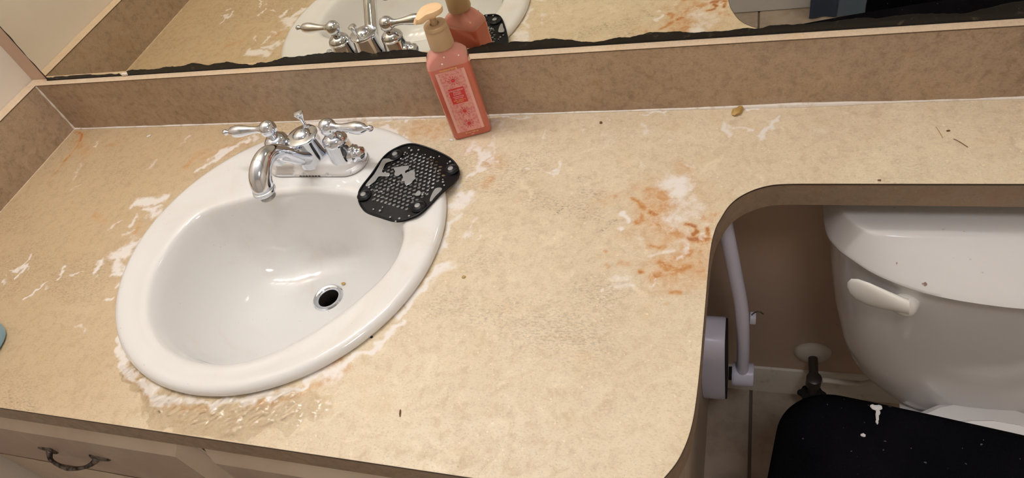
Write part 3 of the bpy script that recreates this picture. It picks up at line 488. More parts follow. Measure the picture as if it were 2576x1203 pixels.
def text(body, size, x, z, mat, parent, name='lettering'):
    cu = bpy.data.curves.new('t', 'FONT'); cu.body = body; cu.size = size; cu.align_x = 'CENTER'; cu.extrude = .00008; cu.offset = size*.012
    to = bpy.data.objects.new('t', cu); C.objects.link(to); bpy.context.view_layer.update()
    me = bpy.data.meshes.new_from_object(to.evaluated_get(bpy.context.evaluated_depsgraph_get())); bpy.data.objects.remove(to)
    o = bpy.data.objects.new(name, me); C.objects.link(o); me.materials.clear(); me.materials.append(mat)
    o.parent = parent; o.location = (x, fy-.0009, z); o.rotation_euler = (math.pi/2, 0, 0); return o
text('STRAWBERRY', .0033, -.0003, .0800, M['print_pink'], bo); text('PEACH', .0033, -.0003, .0769, M['print_pink'], bo); text('SUNSET', .0033, -.0003, .0738, M['print_pink'], bo)
text('moisturizing', .0030, -.0003, .0705, M['print_pink'], bo); text('hand soap', .0030, -.0003, .0678, M['print_pink'], bo)
text('with vitamin e', .0029, -.0003, .0646, M['print_gold'], bo); text('and aloe', .0029, -.0003, .0620, M['print_gold'], bo)
text('moisturizing', .0048, -.001, .1132, M['print_gold'], bo); text('8 fl oz / 236 mL', .0030, .001, .0084, M['print_gold'], bo); text('soap', .0024, .001, .0050, M['print_pink'], bo)
MB().lathe([(.0118, .1400), (.0160, .1405), (.0164, .1420), (.0155, .1630), (.0145, .1645), (.0145, .1655), (.0153, .1665), (.0151, .1700), (.0141, .1712), (.0062, .1712), (.0058, .1690), (.0050, .1690)], n=44).build('cap', M['tan'], bo)
MB().lathe([(.0046, .166), (.0044, .188)], n=20).build('pump_stem', M['tan'], bo)
head = MB()
hl = []
for z, k in ((.1845, .80), (.1865, .95), (.1895, 1.0), (.1920, .95), (.1930, .75), (.1926, .4)):
    P = []
    for i in range(40):
        a = 2*math.pi*i/40; c, s_ = math.cos(a), math.sin(a)
        rx = .0155 if c > 0 else .0155; r = 1/math.sqrt((c/.0160)**2+(s_/.0128)**2)
        # nozzle lobe toward lower left
        r += .0095*math.exp(-((((a-math.radians(212)+math.pi) % (2*math.pi))-math.pi)/.42)**2)
        P.append((.001+r*k*c, r*k*s_, z - (.0035*max(0, (r-.014)/.009))))
    hl.append(P)
head.loft(hl); head.lathe([(.0065, .181), (.0078, .1855)], n=24)
head.lathe([(.0030, 0), (.0026, .006)], (-.0175, -.0112, .1885), (-.55, -.35, -.8), 16)
tag(head.build('pump_head', M['tan_light'], bo), 'cream pump head with nozzle')
for p in ((-.001, -.0148, .1315), (-.0060, -.0166, .1235), (.018, -.0150, .129)):
    MB().lathe([(.0011, 0), (.0010, .0005), (.0005, .0009), (.0001, .001)], p, (0, -1, .4), 10).build('water_drop', M['lever'], bo)  # pale opaque drops, their glints put in as colour

# ---------------------------------------------------------------- drain hair catcher
st = empty('hair_catcher', (.742, -.147, .0138), 0, 'black rubber hair catcher mat with small holes, wet, on the sink rim', 'hair catcher')
OX, OY = .742, -.147
out = [Vector((p[0]-OX, p[1]-OY, 0)) for p in STR]
out = spline(out, 4, True)
# smooth
for _ in range(2): out = [(out[i-1]+out[i]*2+out[(i+1) % len(out)])/4 for i in range(len(out))]
r0 = Vector((.0073, -.0024)).normalized(); r1 = Vector((r0.x*.5+r0.y*.866, r0.y*.5-r0.x*.866)); pit = .0074
cup_l = [Vector((c[0]-OX, c[1]-OY)) for c in CUPS]
def inpoly(x, y, P):
    c = False; j = len(P)-1
    for i in range(len(P)):
        if (P[i].y > y) != (P[j].y > y) and x < (P[j].x-P[i].x)*(y-P[i].y)/(P[j].y-P[i].y)+P[i].x: c = not c
        j = i
    return c
inner = [p*.73 for p in out]
holes = []
for i in range(-12, 13):
    for j in range(-12, 13):
        h = r0*(i*pit)+r1*(j*pit)+Vector((.0005, .001))
        if inpoly(h.x, h.y, inner) and all((h-c).length > .0125 for c in cup_l): holes.append(h)
pts = [Vector((p.x, p.y)) for p in out]; edges = [(i, (i+1) % len(out)) for i in range(len(out))]; HN = 9; HR = .0026
ring_in = [Vector((p.x, p.y))*.955 for p in out]; b0 = len(pts); pts += ring_in; edges += [(b0+i, b0+(i+1) % len(out)) for i in range(len(out))]
for h in holes:
    b0 = len(pts)
    for k in range(HN): pts.append(h+Vector((math.cos(2*math.pi*k/HN), math.sin(2*math.pi*k/HN)))*HR)
    edges += [(b0+k, b0+(k+1) % HN) for k in range(HN)]
vo, eo, fo_, *_r = delaunay_2d_cdt(pts, edges, [], 0, 1e-7)
fk = []
for f in fo_:
    cx = sum(vo[i].x for i in f)/len(f); cy = sum(vo[i].y for i in f)/len(f)
    if not inpoly(cx, cy, out): continue
    if any((cx-h.x)**2+(cy-h.y)**2 < (HR*.93)**2 for h in holes): continue
    fk.append(f)
def rise(x, y):
    # lies on the rim, its right side sagging to the counter, its lower left drooping into the bowl
    z = 0.0
    d = math.hypot((x+OX-SX)/.2365, (y+OY-SY)/.2325)
    z -= .0090*min(1, max(0, (d-.985)/.13))
    dd = max(0, (-x*.55-y*.83)-.040); z -= dd*.16
    return z
mb = MB(); nv = len(vo)
VV = [(v.x, v.y, rise(v.x, v.y)+.0011) for v in vo] + [(v.x, v.y, rise(v.x, v.y)+.0002) for v in vo]
ec = {}
for f in fk:
    for a, b in zip(f, f[1:]+f[:1]): ec[(a, b)] = ec.get((a, b), 0)+1
FF = [tuple(f) for f in fk] + [tuple(i+nv for i in f[::-1]) for f in fk]
for (a, b) in ec:
    if (b, a) not in ec: FF.append((b, a, a+nv, b+nv))
mb.add(VV, FF)
tag(mb.build('mat', M['black'], st, True, 30), 'black rubber mat pierced by rows of small holes')
# raised lip
lip = [(p.x*.985, p.y*.985, rise(p.x, p.y)+.0022) for p in out]; lip.append(lip[0])
MB().tube(lip, .0012, 8, False).build('rolled_edge', M['black'], st)
for c in cup_l:
    z = rise(c.x, c.y)+.0021
    cu = MB().lathe([(.0105, 0), (.0105, .0010), (.0095, .0018), (.0085, .0012), (.0078, .0010), (.0070, .0016), (.0045, .0026), (.0015, .0031), (.0003, .0032)], (c.x, c.y, z), n=28).build('suction_cup', M['black'], st)
    MB().lathe([(.0040, 0), (.0036, .0007), (.0018, .0012), (.0002, .0013)], (c.x-.0006, c.y-.0004, .0030+z), n=18).build('water_bead', M['film'], cu)
for P in WATER:
    Q = spline([(x-OX, y-OY, 0) for x, y in P], 4, True)
    c = sum(Q, Vector())/len(Q)
    A = [(p.x, p.y, rise(p.x, p.y)+.0023) for p in Q]; Bq = [(c.x+(p.x-c.x)*.95, c.y+(p.y-c.y)*.95, rise(p.x, p.y)+.0027) for p in Q]
    # triangulate the flat top (outlines are concave)
    q2 = [Vector((p[0], p[1])) for p in Bq]
    v2, e2, f2, *_r = delaunay_2d_cdt(q2, [(i, (i+1) % len(q2)) for i in range(len(q2))], [], 1, 1e-7)
    m = MB().loft([A, Bq], False, False)
    m.add([(v.x, v.y, rise(v.x, v.y)+.0027) for v in v2], [tuple(f) for f in f2]); m.build('water_film', M['film'], st, True, 80)
random.seed(3)
DD = [(x-OX, y-OY, .0012+.0008*random.random()) for x, y in DROPS]
for k in range(70):
    a, r = random.random()*6.28, .055*math.sqrt(random.random()); x, y = r*math.cos(a), r*math.sin(a)
    if inpoly(x, y, [p*.9 for p in out]) : DD.append((x, y, .0005+.0008*random.random()))
m = MB()
for x, y, r in DD: m.lathe([(r, 0), (r*.85, r*.45), (r*.4, r*.7), (r*.05, r*.75)], (x, y, rise(x, y)+.0021), n=9)
tag(m.build('water_droplets', M['film'], st), kind='stuff')

# ---------------------------------------------------------------- small litter on the counter
def crumb(name, x, y, s, m, label, cat, z=0.0, seed=0, sq=(1, .7, .5), group=None, rz=0.):
    rnd = random.Random(seed); bm = bmesh.new(); bmesh.ops.create_icosphere(bm, subdivisions=2, radius=1)
    for v in bm.verts: v.co *= 1+(rnd.random()-.5)*.5
    for v in bm.verts: v.co = Vector((v.co.x*sq[0], v.co.y*sq[1], max(-.6, v.co.z)*sq[2]))*s
    mb = MB().add([v.co[:] for v in bm.verts], [[w.index for w in f.verts] for f in bm.faces]); bm.free()
    o = mb.build(name, m); o.location = (x, y, z+.55*s*sq[2]); o.rotation_euler.z = rz; return tag(o, label, cat, group)
crumb('dried_flake', 1.168, -.0105, .0075, M['gold'], 'golden brown dried flake at the foot of the backsplash above the shelf', 'flake', seed=3, sq=(1.1, .8, .6), rz=.9)
crumb('brown_crumb', .990, -.0237, .0020, M['crumb'], 'small dark round crumb on the counter right of the soap bottle', 'crumb', seed=5, sq=(1, 1, .8))
crumb('dark_crumb', 1.4004, -.054, .0022, M['crumb'], 'dark crumb with a hair beside it at the right end of the shelf', 'crumb', seed=7)
crumb('dark_crumb', 1.3227, -.1335, .0018, M['crumb'], 'tiny dark crumb at the front lip of the shelf over the toilet', 'crumb', seed=8)
crumb('brown_crumb', .8647, -.2944, .0026, M['gold'], 'small golden crumb on the counter just right of the sink', 'crumb', seed=9)
crumb('brown_fleck', .8441, -.4737, .0026, M['crumb'], 'thin brown fleck on the counter in front of the sink', 'fleck', seed=10, sq=(.4, 1.6, .4), rz=.3)
crumb('dark_pebble', .7755, -.3861, .0020, M['dark'], 'dark grit speck beside the front right of the sink rim', 'grit', seed=11)
crumb('foam_bead', .7756, -.0528, .0026, M['lint'], 'shiny white bead on the counter left of the bottle foot', 'bead', seed=12, sq=(1, .8, .8))
crumb('pale_flake', .1939, -.0256, .0032, M['caulk'], 'pale flake on the counter below the backsplash near the corner', 'flake', seed=13, sq=(1.3, .7, .4), rz=.6)
h = MB().tube(spline([(1.404, -.068, .0006), (1.409, -.0735, .0012), (1.416, -.082, .0006)], 5), .0004, 6).build('dark_hair', M['crumb']); tag(h, 'short dark hair lying beside the crumb at the right end of the shelf', 'hair')
h = MB().tube(spline([(1.389, -.047, .0006), (1.391, -.055, .0008), (1.3935, -.066, .0006)], 5), .0003, 6).build('thin_hair', M['gold']); tag(h, 'fine tan hair on the shelf left of the dark hair', 'hair')
crumb('black_grit', .4966, -.3930, .0022, M['dark'], 'black grit speck stuck low on the front wall of the sink bowl', 'grit', seed=14, z=-.062)
crumb('brown_smudge', .6015, -.2190, .0030, M['gold'], 'small brown smudge in the sink bowl behind the drain', 'smudge', seed=15, z=-.1375, sq=(1.2, .8, .25))

# rippled water in front of the sink and soap suds about the faucet foot
def film(name, x0, x1, y0, y1, step, S, thr, amp, sx, sy, z0, m, label, cat, parent=None, soft=.7, warp=.014, off=(0, 0), zf=None):
    gx = np.arange(x0, x1, step); gy = np.arange(y0, y1, step); GX, GY = np.meshgrid(gx, gy)
    mk = stroke_mask(GX, GY, S, soft, warp)*(.55+.9*fbm(GX*60+8, GY*60+3, 3))
    n_ = .5+(fbm(GX*sx+.4*GY*sx, GY*sy-.5*GX*sy, 2)-.38)*2.2
    Z = z0 + np.clip((mk-thr)*3, 0, 1)*(.0003+amp*np.clip(n_, 0, 1)*np.clip((mk-thr)*2.5,0,1))
    K = mk > thr; ix = np.arange(GX.size).reshape(GX.shape)
    q = K[:-1,:-1] & K[1:,:-1] & K[:-1,1:] & K[1:,1:]
    FQ = np.stack([ix[:-1,:-1][q], ix[:-1,1:][q], ix[1:,1:][q], ix[1:,:-1][q]], 1)
    us_ = np.zeros(GX.size, bool); us_[FQ.ravel()] = True; rm = np.cumsum(us_)-1
    V_ = np.stack([GX.ravel()[us_]-off[0], GY.ravel()[us_]-off[1], Z.ravel()[us_]], 1)
    o = MB().add(V_.tolist(), rm[FQ].tolist()).build(name, m, parent, True, 180); return tag(o, label, cat, kind='stuff')
film('water_puddle', .35, .84, -.5285, -.42, .0009, [w for w in WET if w[1] < -.40], .36, .0017, 120, 160, .0003, M['water'], 'clear rippled water glinting on the counter in front of the sink', 'water')

# blue object at the left frame edge
bl = MB().lathe([(.001, 0), (.034, 0), (.038, .003), (.0395, .010), (.0400, .022), (.0395, .026), (.0380, .0265), (.0370, .024), (.0362, .010), (.034, .0045), (.001, .004)], n=56)
bl = bl.build('blue_dish', M['blue_plastic']); bl.location = (0.1940, -0.4540, .0003); tag(bl, 'sky blue round plastic dish on the counter at the left edge of the photo', 'dish')

# ---------------------------------------------------------------- vanity cabinet
CY = -.497; CX1 = 1.115
cab = empty('vanity_cabinet', (.55, CY, FZ), 0, 'cream painted vanity cabinet under the countertop with worn panelled fronts', 'cabinet')
def P(mb, name, m, **k): o = mb.build(name, m, cab, **k); o.location = (-.55, -CY, -FZ); return o
P(MB().box(WX+.001, CX1, CY, CY+.018, -.052, -.0385), 'top_rail', M['cab'], smooth=False)
P(MB().box(CX1-.018, CX1, CY+.0005, .0, FZ+.001, -.0385), 'side_panel', M['cab'], smooth=False)
P(MB().box(WX+.001, CX1-.018, CY+.003, CY+.016, FZ+.1, -.27), 'face_frame', M['cab'], smooth=False)
P(MB().box(.50, .60, CY+.002, CY+.016, -.31, -.0386), 'stile', M['dark'], smooth=False)  # stile coloured near black to paint the shade inside the gap
P(MB().box(WX+.001, CX1-.018, CY+.06, CY+.07, FZ+.001, FZ+.1), 'toe_kick', M['dark'], smooth=False)
def front(name, x0, x1, z0, z1):
    """raised panel: flat lip, thin groove, wide bevel up to a proud field"""
    y = CY-.001
    sa = [0, .04, .30, .34, .40, .96, 1.]; sb = [0, .04, .60, .66, .70, .97, 1.]
    yy = [0, -.0095, -.0100, -.0076, -.0105, -.0268, -.0275]
    L = [[(x0, y+.0005, z0), (x1, y+.0005, z0), (x1, y+.0005, z1), (x0, y+.0005, z1)]]
    for a, b, q in zip(sa, sb, yy):
        a_ = .0285*a; t_ = .053*a; b_ = .040*b
        L.append([(x0+a_, y+q, z0+b_), (x1-a_, y+q, z0+b_), (x1-a_, y+q, z1-t_), (x0+a_, y+q, z1-t_)])
    o = P(MB().loft(L), name, M['cab'], smooth=True, angle=12)
    g = MB()
    rn = random.Random(len(name))
    x = x0+.034
    while x < x1-.04:
        w = .02+.05*rn.random(); h_ = .0022+.0022*rn.random(); g.box(x, min(x+w, x1-.03), y-.0278, y-.0205, z0+.0385-h_, z0+.0398); x += w
    g.build('dark_groove', M['groove'], o, False)  # thin dark strips of uneven height along the lower field edge
    MB().box(x0+.0290, x1-.0290, y-.0279, y-.0265, z0+.0405, z1-.0535).build('panel_field', M['cab_field'], o, False)  # thin overlay carrying the painted shade of the field
    return o
YF = CY-.0175
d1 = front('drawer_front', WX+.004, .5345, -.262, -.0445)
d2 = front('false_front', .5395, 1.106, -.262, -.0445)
P(MB().box(.5343, .5397, CY-.0119, CY+.0005, -.262, -.0445), 'front_gap', M['dark'], smooth=False)  # dark strip filling the gap in place of its shade
for xa, xb in ((WX+.012, .265), (.269, .5345), (.5395, .83), (.834, 1.106)): 
    P(MB().box(xa, xb, CY-.019, CY-.0005, -.66, -.268, .004), 'door', M['cab'])
# pull on the first drawer
pr = empty('drawer_pull', (0, 0, 0)); pr.parent = d1
pl = MB()
yb = CY-.0283
xL, xR, zc = .232, .322, -.157
c0 = spline([(xL, yb-.002, zc), (xL+.002, yb-.007, zc-.001), (xL+.010, yb-.014, zc-.002), (xL+.026, yb-.0185, zc-.004), ((xL+xR)/2, yb-.0205, zc-.005), (xR-.026, yb-.0185, zc-.004), (xR-.010, yb-.014, zc-.002), (xR-.002, yb-.007, zc-.001), (xR, yb-.002, zc)], 5)
nn = len(c0)-1
pl.tube(c0, [interp(i/nn, [(0, .0062), (.12, .0042), (.3, .0026), (.47, .0034), (.5, .0040), (.53, .0034), (.7, .0026), (.88, .0042), (1, .0062)]) for i in range(nn+1)], 12)
for x, s_ in ((xL, -1), (xR, 1)):
    pl.loft([[(x+s_*q[0], yb-q[2], zc+q[1]) for q in R_] for R_ in (
        [(-.008, -.009, .0), (.022, -.004, 0), (.027, 0, 0), (.022, .004, 0), (-.008, .009, 0)], [(-.007, -.008, .003), (.020, -.003, .0025), (.025, 0, .002), (.020, .003, .0025), (-.007, .008, .003)], [(-.004, -.004, .005), (.008, -.0015, .004), (.010, 0, .0035), (.008, .0015, .004), (-.004, .004, .005)])])
ring = MB().tube([((xL+xR)/2-.004, yb-.031, zc-.0080), ((xL+xR)/2+.004, yb-.031, zc-.0080)], .0060, 14)
po = pl.build('pull', M['pull'], d1, True, 50); tag(po, 'aged pewter bow pull'); bpy.data.objects.remove(pr)

# ---------------------------------------------------------------- toilet
tcx = 1.503
to = empty('toilet', (tcx, -.24, FZ), 0, 'white two-piece toilet with spotted tank lid, standing partly under the counter shelf', 'toilet')
def TP(mb, name, m, **k):
    o = mb.build(name, m, to, **k); o.location = (-tcx, .24, -FZ)
    if name in ('tank', 'tank_lid', 'flush_lever'): o.location += Vector((.0035, .0175, -.019))
    return o
def dplan(pts, z, yb=-.015, s=1.0, inset_=0.0, zf=None):
    """pts: left half outline from back-left to front centre; mirrored"""
    Lh = [Vector((p[0], p[1], 0)) for p in pts]
    half = spline(Lh, 5)
    out = [(p.x, p.y) for p in half]; out += [(2*tcx-p.x, p.y) for p in half[::-1][1:]]
    r = []
    for x, y in out:
        vx, vy = x-tcx, y+.11; l = math.hypot(vx, vy); f = max(.2, (l-inset_)/l)
        r.append((tcx+vx*f*s, min(yb, -.11+vy*f*s), z))
    return r
lidp = [(1.290, -.012), (1.2755, -.040), (1.2735, -.0898), (1.2765, -.1299), (1.2864, -.1519), (1.2988, -.1669), (1.327, -.1924), (1.3658, -.2136), (1.4037, -.2251), (1.455, -.2325), (1.503, -.2345)]
ridge = [(1.300, -.020), (1.289, -.045), (1.2875, -.090), (1.290, -.125), (1.300, -.146), (1.3115, -.159), (1.330, -.168), (1.362, -.1705), (1.40, -.1715), (1.455, -.1720), (1.503, -.1720)]
Lr = [dplan(lidp, -.102, inset_=.014), dplan(lidp, -.1018, inset_=.003), dplan(lidp, -.1008, inset_=.0006), dplan(lidp, -.0990)]
for w_l, z_l in ((.05, -.0955), (.16, -.0905), (.35, -.0825), (.58, -.0730), (.80, -.0645), (.93, -.0598)):
    Lr.append(dplan([(p_[0]+(q_[0]-p_[0])*w_l, p_[1]+(q_[1]-p_[1])*w_l) for p_, q_ in zip(lidp, ridge)], z_l))
Lr += [dplan(ridge, -.0572), dplan(ridge, -.0558, inset_=.003), dplan(ridge, -.0552, inset_=.010)]
tag(TP(MB().loft(Lr), 'tank_lid', M['porcelain_lid'], smooth=True, angle=50), 'white tank lid with small brown spots')
tk = [(1.300, -.022), (1.288, -.050), (1.2865, -.090), (1.290, -.128), (1.302, -.153), (1.326, -.178), (1.366, -.2030), (1.404, -.2140), (1.455, -.2205), (1.503, -.2225)]
def tks(w, dz):  # narrow the plan about the centre line, front fairly constant
    return [(tcx+(x-tcx)*w, (y+.02)*dz-.02) for x, y in tk]
TPs = [(-.430, .54, .84), (-.427, .62, .90), (-.419, .69, .935), (-.405, .745, .955), (-.385, .79, .965), (-.34, .85, .972), (-.26, .93, .98), (-.17, .985, .99), (-.1015, 1.01, 1.)]
TP(MB().loft([dplan(tks(w, d), z) for z, w, d in TPs]), 'tank', M['porcelain'], smooth=True, angle=60)
# flush lever
hb = Vector((1.366, -.206, -.131))
lv = MB().lathe([(.0140, -.006), (.0142, .004), (.0130, .010), (.008, .0135), (.004, .0148), (.0005, .0150)], hb+Vector((.000, 0, -.008)), (-.45, -.89, 0), 28)
pd = []
for t_, hz, th_, oy in ((0, .0120, .0075, -.0135), (.2, .0150, .0068, -.0160), (.42, .0190, .0062, -.0185), (.65, .0220, .0055, -.0200), (.84, .0205, .0048, -.0195), (.95, .0145, .0038, -.0185), (1.0, .0040, .0015, -.0180)):
    c = Vector((hb.x-.0655*t_, hb.y+.030*t_+oy*.9, hb.z+.003+.004*t_))
    pd.append([c+Vector((math.sin(a)*-.2*th_, -math.cos(a)*th_, math.sin(a)*hz)) for a in [2*math.pi*k/20 for k in range(20)]])
lv.loft(pd); tag(TP(lv, 'flush_lever', M['lever'], smooth=True, angle=60), 'cream flush lever')
# bowl with deck
def oval(cy, ry, rx, z, n=40, back=None):
    P_ = []
    for k in range(n):
        a = 2*math.pi*k/n; x = math.cos(a)*rx; y = math.sin(a)*ry
        P_.append((tcx+x, cy+y if back is None else min(back, cy+y), z))
    return P_
TP(MB().loft([oval(-.34, .24, .105, FZ+.001), oval(-.34, .235, .10, FZ+.03), oval(-.36, .20, .09, FZ+.12), oval(-.42, .235, .125, -.52), oval(-.445, .255, .165, -.44), oval(-.445, .262, .178, -.415), oval(-.445, .262, .180, -.395), oval(-.445, .255, .172, -.388)]), 'bowl', M['porcelain'])
TP(MB().loft([rr_ for rr_ in [[(tcx+x*w, -.135+y*w, z) for x, y, _ in rrect(.092, .125, .045, 0, 6)] for z, w in ((-.52, .7), (-.47, .9), (-.458, .99), (-.452, 1.0), (-.4495, .97))]]), 'deck', M['porcelain'])
TP(MB().loft([oval(-.462, .232, .175, -.386), oval(-.462, .235, .178, -.382), oval(-.462, .232, .176, -.374), oval(-.462, .22, .165, -.372)]), 'seat', M['porcelain'])
TP(MB().loft([oval(-.462, .232, .176, -.371), oval(-.462, .236, .180, -.366), oval(-.462, .230, .175, -.357), oval(-.462, .19, .14, -.354)]), 'seat_lid', M['porcelain'])
# bath mat folded over the closed lid
ma = math.radians(-9.5)
mt = empty('bath_mat', (1.494, -.475, -.352), ma, 'black fleece bath mat with rounded corners laid over the closed toilet lid', 'bath mat')
mw, md, mr = .292, .225, .075
def matloop(ins, z0):
    P_ = []
    for (x, y, _) in rrect(mw-ins, md-ins, mr-ins*.6, 0, 10): P_.append((x, y, z0))
    return P_
nx, ny = 60, 46
def matz(x, y):
    wx = x*math.cos(ma)-y*math.sin(ma)+1.494; wy = x*math.sin(ma)+y*math.cos(ma)-.475
    d = math.hypot((wx-tcx)/.185, (wy+.462)/.24)
    return -.012*max(0, d-1)**1.3 + .004*math.exp(-((d-.72)/.12)**2)
def fillet_clip(u, v):
    # map unit square to rounded rectangle
    x = u*mw; y = v*md
    ax, ay = abs(x)-(mw-mr), abs(y)-(md-mr)
    if ax > 0 and ay > 0:
        m_ = max(ax, ay); l = math.hypot(ax, ay)
        ax, ay = ax*m_/l, ay*m_/l
        x = math.copysign(mw-mr+ax, x); y = math.copysign(md-mr+ay, y)
    return x, y
VT = []; VB = []
for j in range(ny+1):
    for i in range(nx+1):
        u, v = 2*i/nx-1, 2*j/ny-1; x, y = fillet_clip(u, v); e = max(abs(u), abs(v)); z = matz(x, y)
        VT.append((x, y, z+.010*(1-max(0, (e-.93)/.07)**2)+.0035)); VB.append((x, y, z-.001+.004*max(0, (e-.93)/.07)))
N_ = len(VT); w_ = nx+1; FT = []
for j in range(ny):
    for i in range(nx):
        a = j*w_+i; FT.append((a, a+1, a+w_+1, a+w_)); FT.append((a+N_, a+w_+N_, a+w_+1+N_, a+1+N_))
bd = [i for i in range(nx)] + [j*w_+nx for j in range(ny)] + [ny*w_+i for i in range(nx, 0, -1)] + [j*w_ for j in range(ny, 0, -1)]
for a, b in zip(bd, bd[1:]+bd[:1]): FT.append((b, a, a+N_, b+N_))
mbm = MB().add(VT+VB, FT).build('pile', M['pile'], mt, True, 60)
# lint on the mat
def on_mat(wx, wy):
    dx, dy = wx-1.494, wy+.475; x = dx*math.cos(-ma)-dy*math.sin(-ma); y = dx*math.sin(-ma)+dy*math.cos(-ma)
    return -.352+matz(x, y)+.0135
lm = MB()
lx, ly = 1.3560, -.2355
bm = bmesh.new(); bmesh.ops.create_icosphere(bm, subdivisions=2, radius=1); rnd = random.Random(4)
V0 = [v.co.copy() for v in bm.verts]; F0 = [[w.index for w in f.verts] for f in bm.faces]; bm.free()
for cx, cy, s1, s2 in ((0, 0, .0062, .0042), (.004, .001, .0042, .0036), (-.004, .0015, .0035, .003), (.0015, -.006, .0028, .005), (.0, -.014, .0022, .0065), (-.0005, -.021, .0017, .0035)):
    lm.add([(cx+v.x*s1*(1+(rnd.random()-.5)*.5), cy+v.y*s2*(1+(rnd.random()-.5)*.4), .0015+v.z*.0018) for v in V0], F0)
l1 = lm.build('lint_tuft', M['lint'], None, False); l1.location = (lx+.002, ly-.003, on_mat(lx, ly-.01)+.0005); tag(l1, 'white wisp of lint on the black bath mat near the tank', 'lint')
crumb('lint_speck', 1.3395, -.2805, .0032, M['lint'], 'small white lint speck on the black mat below the wisp of lint', 'lint', z=on_mat(1.3395, -.2805), seed=21, sq=(1, .8, .5))

# supply valve on the wall
sv = empty('shutoff_valve', (1.309, WY-.0005, -.625), 0, 'tarnished water shutoff valve with round white wall plate left of the toilet tank', 'valve')
tag(MB().lathe([(.033, 0), (.0325, .003), (.028, .008), (.018, .0125), (.0095, .014)], (0, 0, .0), (0, -1, 0), 40).build('wall_plate', M['trim'], sv), 'off-white round wall plate')
MB().tube([(0, -.010, 0), (0, -.066, -.003)], .0085, 18).build('stub_pipe', M['brown_metal'], sv)
MB().lathe([(.010, 0), (.0135, .002), (.0135, .026), (.010, .028)], (0, -.060, -.020), (0, 0, 1), 20).tube([(0, -.060, -.02), (0, -.062, -.045)], .008, 14).build('valve_body', M['brown_metal'], sv)
hd = [[( .0235*(1+.10*math.cos(6*a))*math.cos(a)*k, -.062+.0145*(1+.1*math.cos(6*a))*math.sin(a)*k, z) for a in [2*math.pi*i/36 for i in range(36)]] for z, k in ((-.058, .8), (-.055, 1), (-.047, 1), (-.044, .8))]
tag(MB().loft(hd).build('valve_knob', M['dark'], sv), 'black oval valve knob')
TP(MB().tube(spline([(1.3245, -.046, -.618), (1.335, -.047, -.615), (1.365, -.050, -.612), (1.392, -.055, -.600), (1.412, -.062, -.55), (1.417, -.068, -.436)], 7), .0052, 14), 'supply_hose', M['trim'])

# white curved-tube fixture fixed to the vanity side
fx = empty('plastic_fixture', (CX1, -.10, -.48), 0, 'white plastic drum with a curved tube, mounted on the vanity side beside the toilet', 'fixture')
# drum: D-shaped housing, flat face to the right
def drum(x, k=1.0):
    P_ = []
    for i in range(48):
        a = 2*math.pi*i/48; c, s_ = math.cos(a), math.sin(a); e = 4.2
        r = (abs(c)**e+abs(s_)**e)**(-1/e); P_.append((x, c*r*.038*k, s_*r*.101*k+.0))
    return P_
MB().loft([drum(.0005, .97), drum(.002, 1.), drum(.036, 1.), drum(.039, .985), drum(.040, .96)]).build('drum', M['white_plastic'], fx, True, 40)
tag(MB().loft([drum(.0395, .975), drum(.0418, .975), drum(.0422, .95)]).build('drum_edge_shade', M['dark'], fx, True, 40), 'dark band painted for the shade at the drum edge')  # dark ring painted in place of shade at the drum face
MB().lathe([(.0190, 0), (.0205, .002), (.0210, .005), (.0210, .0335), (.0205, .036), (.0185, .0365)], (.0498, .0, -.045), (1, 0, 0), 36).build('socket', M['white_plastic'], fx)
MB().tube([(.044, 0, -.045), (.051, 0, -.045)], .012, 16).build('axle', M['dark'], fx)
tp = spline([(.0355, -.002, .400), (.0405, -.002, .361), (.0553, -.002, .240), (.0622, -.002, .180), (.0654, -.002, .135), (.0675, -.002, .060), (.0675, -.002, .000), (.0672, -.001, -.040)], 6)
MB().tube(tp, .0102, 20).build('curved_tube', M['white_plastic'], fx)
MB().box(.0765, .0855, -.007, .006, .128, .146, .0015).build('clip', M['white_plastic'], fx)
MB().tube(spline([(.079, -.001, .146), (.083, -.002, .155), (.090, -.002, .158), (.096, -.002, .152)], 5), .0009, 8).build('thin_wire', M['brown_metal'], fx)

# ---------------------------------------------------------------- what the mirror shows across the room
tb = empty('bathtub', (1.2, -1.75, FZ), 0, 'pale enamel bathtub across the room, its side seen in the mirror', 'bathtub')
def Tb(mb, name, m, **k): o = mb.build(name, m, tb, **k); o.location = (-1.2, 1.75, -FZ); return o
Tb(MB().box(WX+.002, RX-.002, -1.435, -1.385, FZ+.0005, -.42, .006), 'apron', M['tub'])
rim = MB(); 
def rloop(x0, x1, y0, y1, r, z): 
    cx_, cy_ = (x0+x1)/2, (y0+y1)/2; return [(cx_+x, cy_+y, z) for x, y, _ in rrect((x1-x0)/2, (y1-y0)/2, r, 0, 6)]
a0, a1, c0_, c1_ = WX+.002, RX-.002, -2.148, -1.375
rim.loft([rloop(a0, a1, c0_, c1_, .02, -.425), rloop(a0, a1, c0_, c1_, .02, -.395), rloop(a0+.06, a1-.06, c0_+.06, c1_-.06, .10, -.395), rloop(a0+.09, a1-.09, c0_+.09, c1_-.09, .12, -.43), rloop(a0+.14, a1-.18, c0_+.14, c1_-.13, .12, -.66), rloop(a0+.2, a1-.26, c0_+.2, c1_-.2, .10, -.70)], False, True)
Tb(rim, 'basin', M['tub'], smooth=True, angle=50)
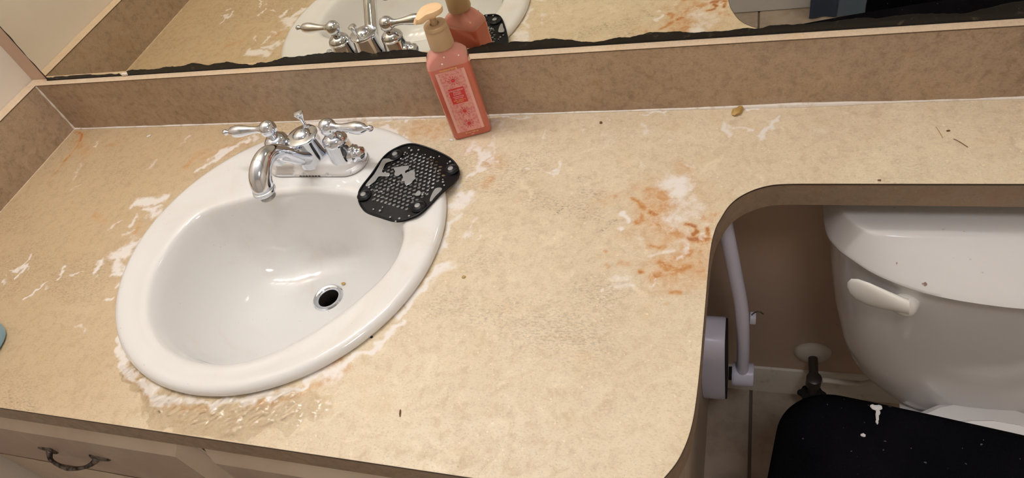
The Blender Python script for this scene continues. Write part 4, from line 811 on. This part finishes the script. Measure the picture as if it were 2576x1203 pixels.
def cloth(name, x0, x1, y, ztop, zbot, m, label, cat, folds, amp, rb=0.0, parent=None):
    V1 = []; nx_, nz_ = 70, 24
    for j in range(nz_+1):
        for i in range(nx_+1):
            u = i/nx_; v = j/nz_; x = x0+(x1-x0)*u
            zb = zbot + rb*max(0, (u-.72)/.28)**2.2
            yy = y+amp*math.sin(u*folds*2*math.pi+.6*math.sin(v*2))*(.35+.65*v)
            V1.append((x, yy, ztop+(zb-ztop)*v))
    N1 = len(V1); w1 = nx_+1; V2 = [(a, b-.004, c) for a, b, c in V1]; F1 = []
    for j in range(nz_):
        for i in range(nx_):
            a = j*w1+i; F1.append((a, a+1, a+w1+1, a+w1)); F1.append((a+N1, a+w1+N1, a+w1+1+N1, a+1+N1))
    bd = [i for i in range(nx_)] + [j*w1+nx_ for j in range(nz_)] + [nz_*w1+i for i in range(nx_, 0, -1)] + [j*w1 for j in range(nz_, 0, -1)]
    for a, b in zip(bd, bd[1:]+bd[:1]): F1.append((b, a, a+N1, b+N1))
    o = MB().add(V1+V2, F1).build(name, m, parent); 
    if label: tag(o, label, cat)
    return o
cloth('navy_towel', 1.352, 1.432, -1.325, -.392, FZ+.004, M['navy'], 'navy blue towel hanging over the tub side, reflected in the mirror', 'towel', 1.2, .004)
cloth('blue_towel', 1.434, 1.512, -1.325, -.392, FZ+.004, M['blue'], 'slate blue towel hanging between the navy and black ones, reflected in the mirror', 'towel', 1.0, .003)
cloth('black_towel', 1.514, 1.875, -1.325, -.392, FZ+.004, M['pile'], 'black towel draped over the tub side, reflected in the mirror', 'towel', 2.0, .008, .16)
rb_ = MB().tube([(1.30, -1.330, -.390), (1.92, -1.330, -.390)], .008, 16).build('towel_rail', M['steel']); tag(rb_, 'slim metal rail holding the towels along the tub', 'rail')
for x in (1.31, 1.91):
    MB().tube([(x, -1.330, -.390), (x, -1.372, -.405)], .005, 10).build('bracket', M['steel'], rb_)

# ---------------------------------------------------------------- lights above the frame: vanity bar and an added ceiling fill
lf = empty('vanity_light', (.46, WY-.001, 1.20), 0, 'vanity light bar with frosted bulbs above the mirror', 'lamp')
MB().box(-.32, .32, -.030, 0, -.045, .045, .008).build('back_plate', M['steel'], lf)
for k in range(5):
    x = -.28+k*.14
    MB().lathe([(.020, 0), (.020, .03), (.016, .034)], (x, -.028, 0), (0, -1, 0), 20).build('lamp_holder', M['steel'], lf)
    b = MB().lathe([(.010, 0), (.020, .010), (.028, .024), (.030, .038), (.027, .051), (.017, .062), (.006, .067), (.0007, .068)], (x, -.060, 0), (0, -1, 0), 28).build('bulb', M['bulb'], lf)
ld = bpy.data.lights.new('ceiling_fill', 'AREA'); ld.shape = 'DISK'; ld.size = .34; ld.energy = CEIL; ld.color = (.98, .98, 1.)  # unseen fill light added to brighten the right side and upright faces
lo_ = bpy.data.objects.new('ceiling_fill', ld); C.objects.link(lo_); lo_.location = (1.45, -1.00, CZ-.02)
cl = MB().lathe([(.19, -.002), (.19, -.012), (.175, -.016)], (1.45, -1.00, CZ), n=40, cap1=True).build('ceiling_fill_base', M['steel']); tag(cl, 'round base added for the unseen ceiling fill light', 'lamp')
lo_.location.z = CZ-.03
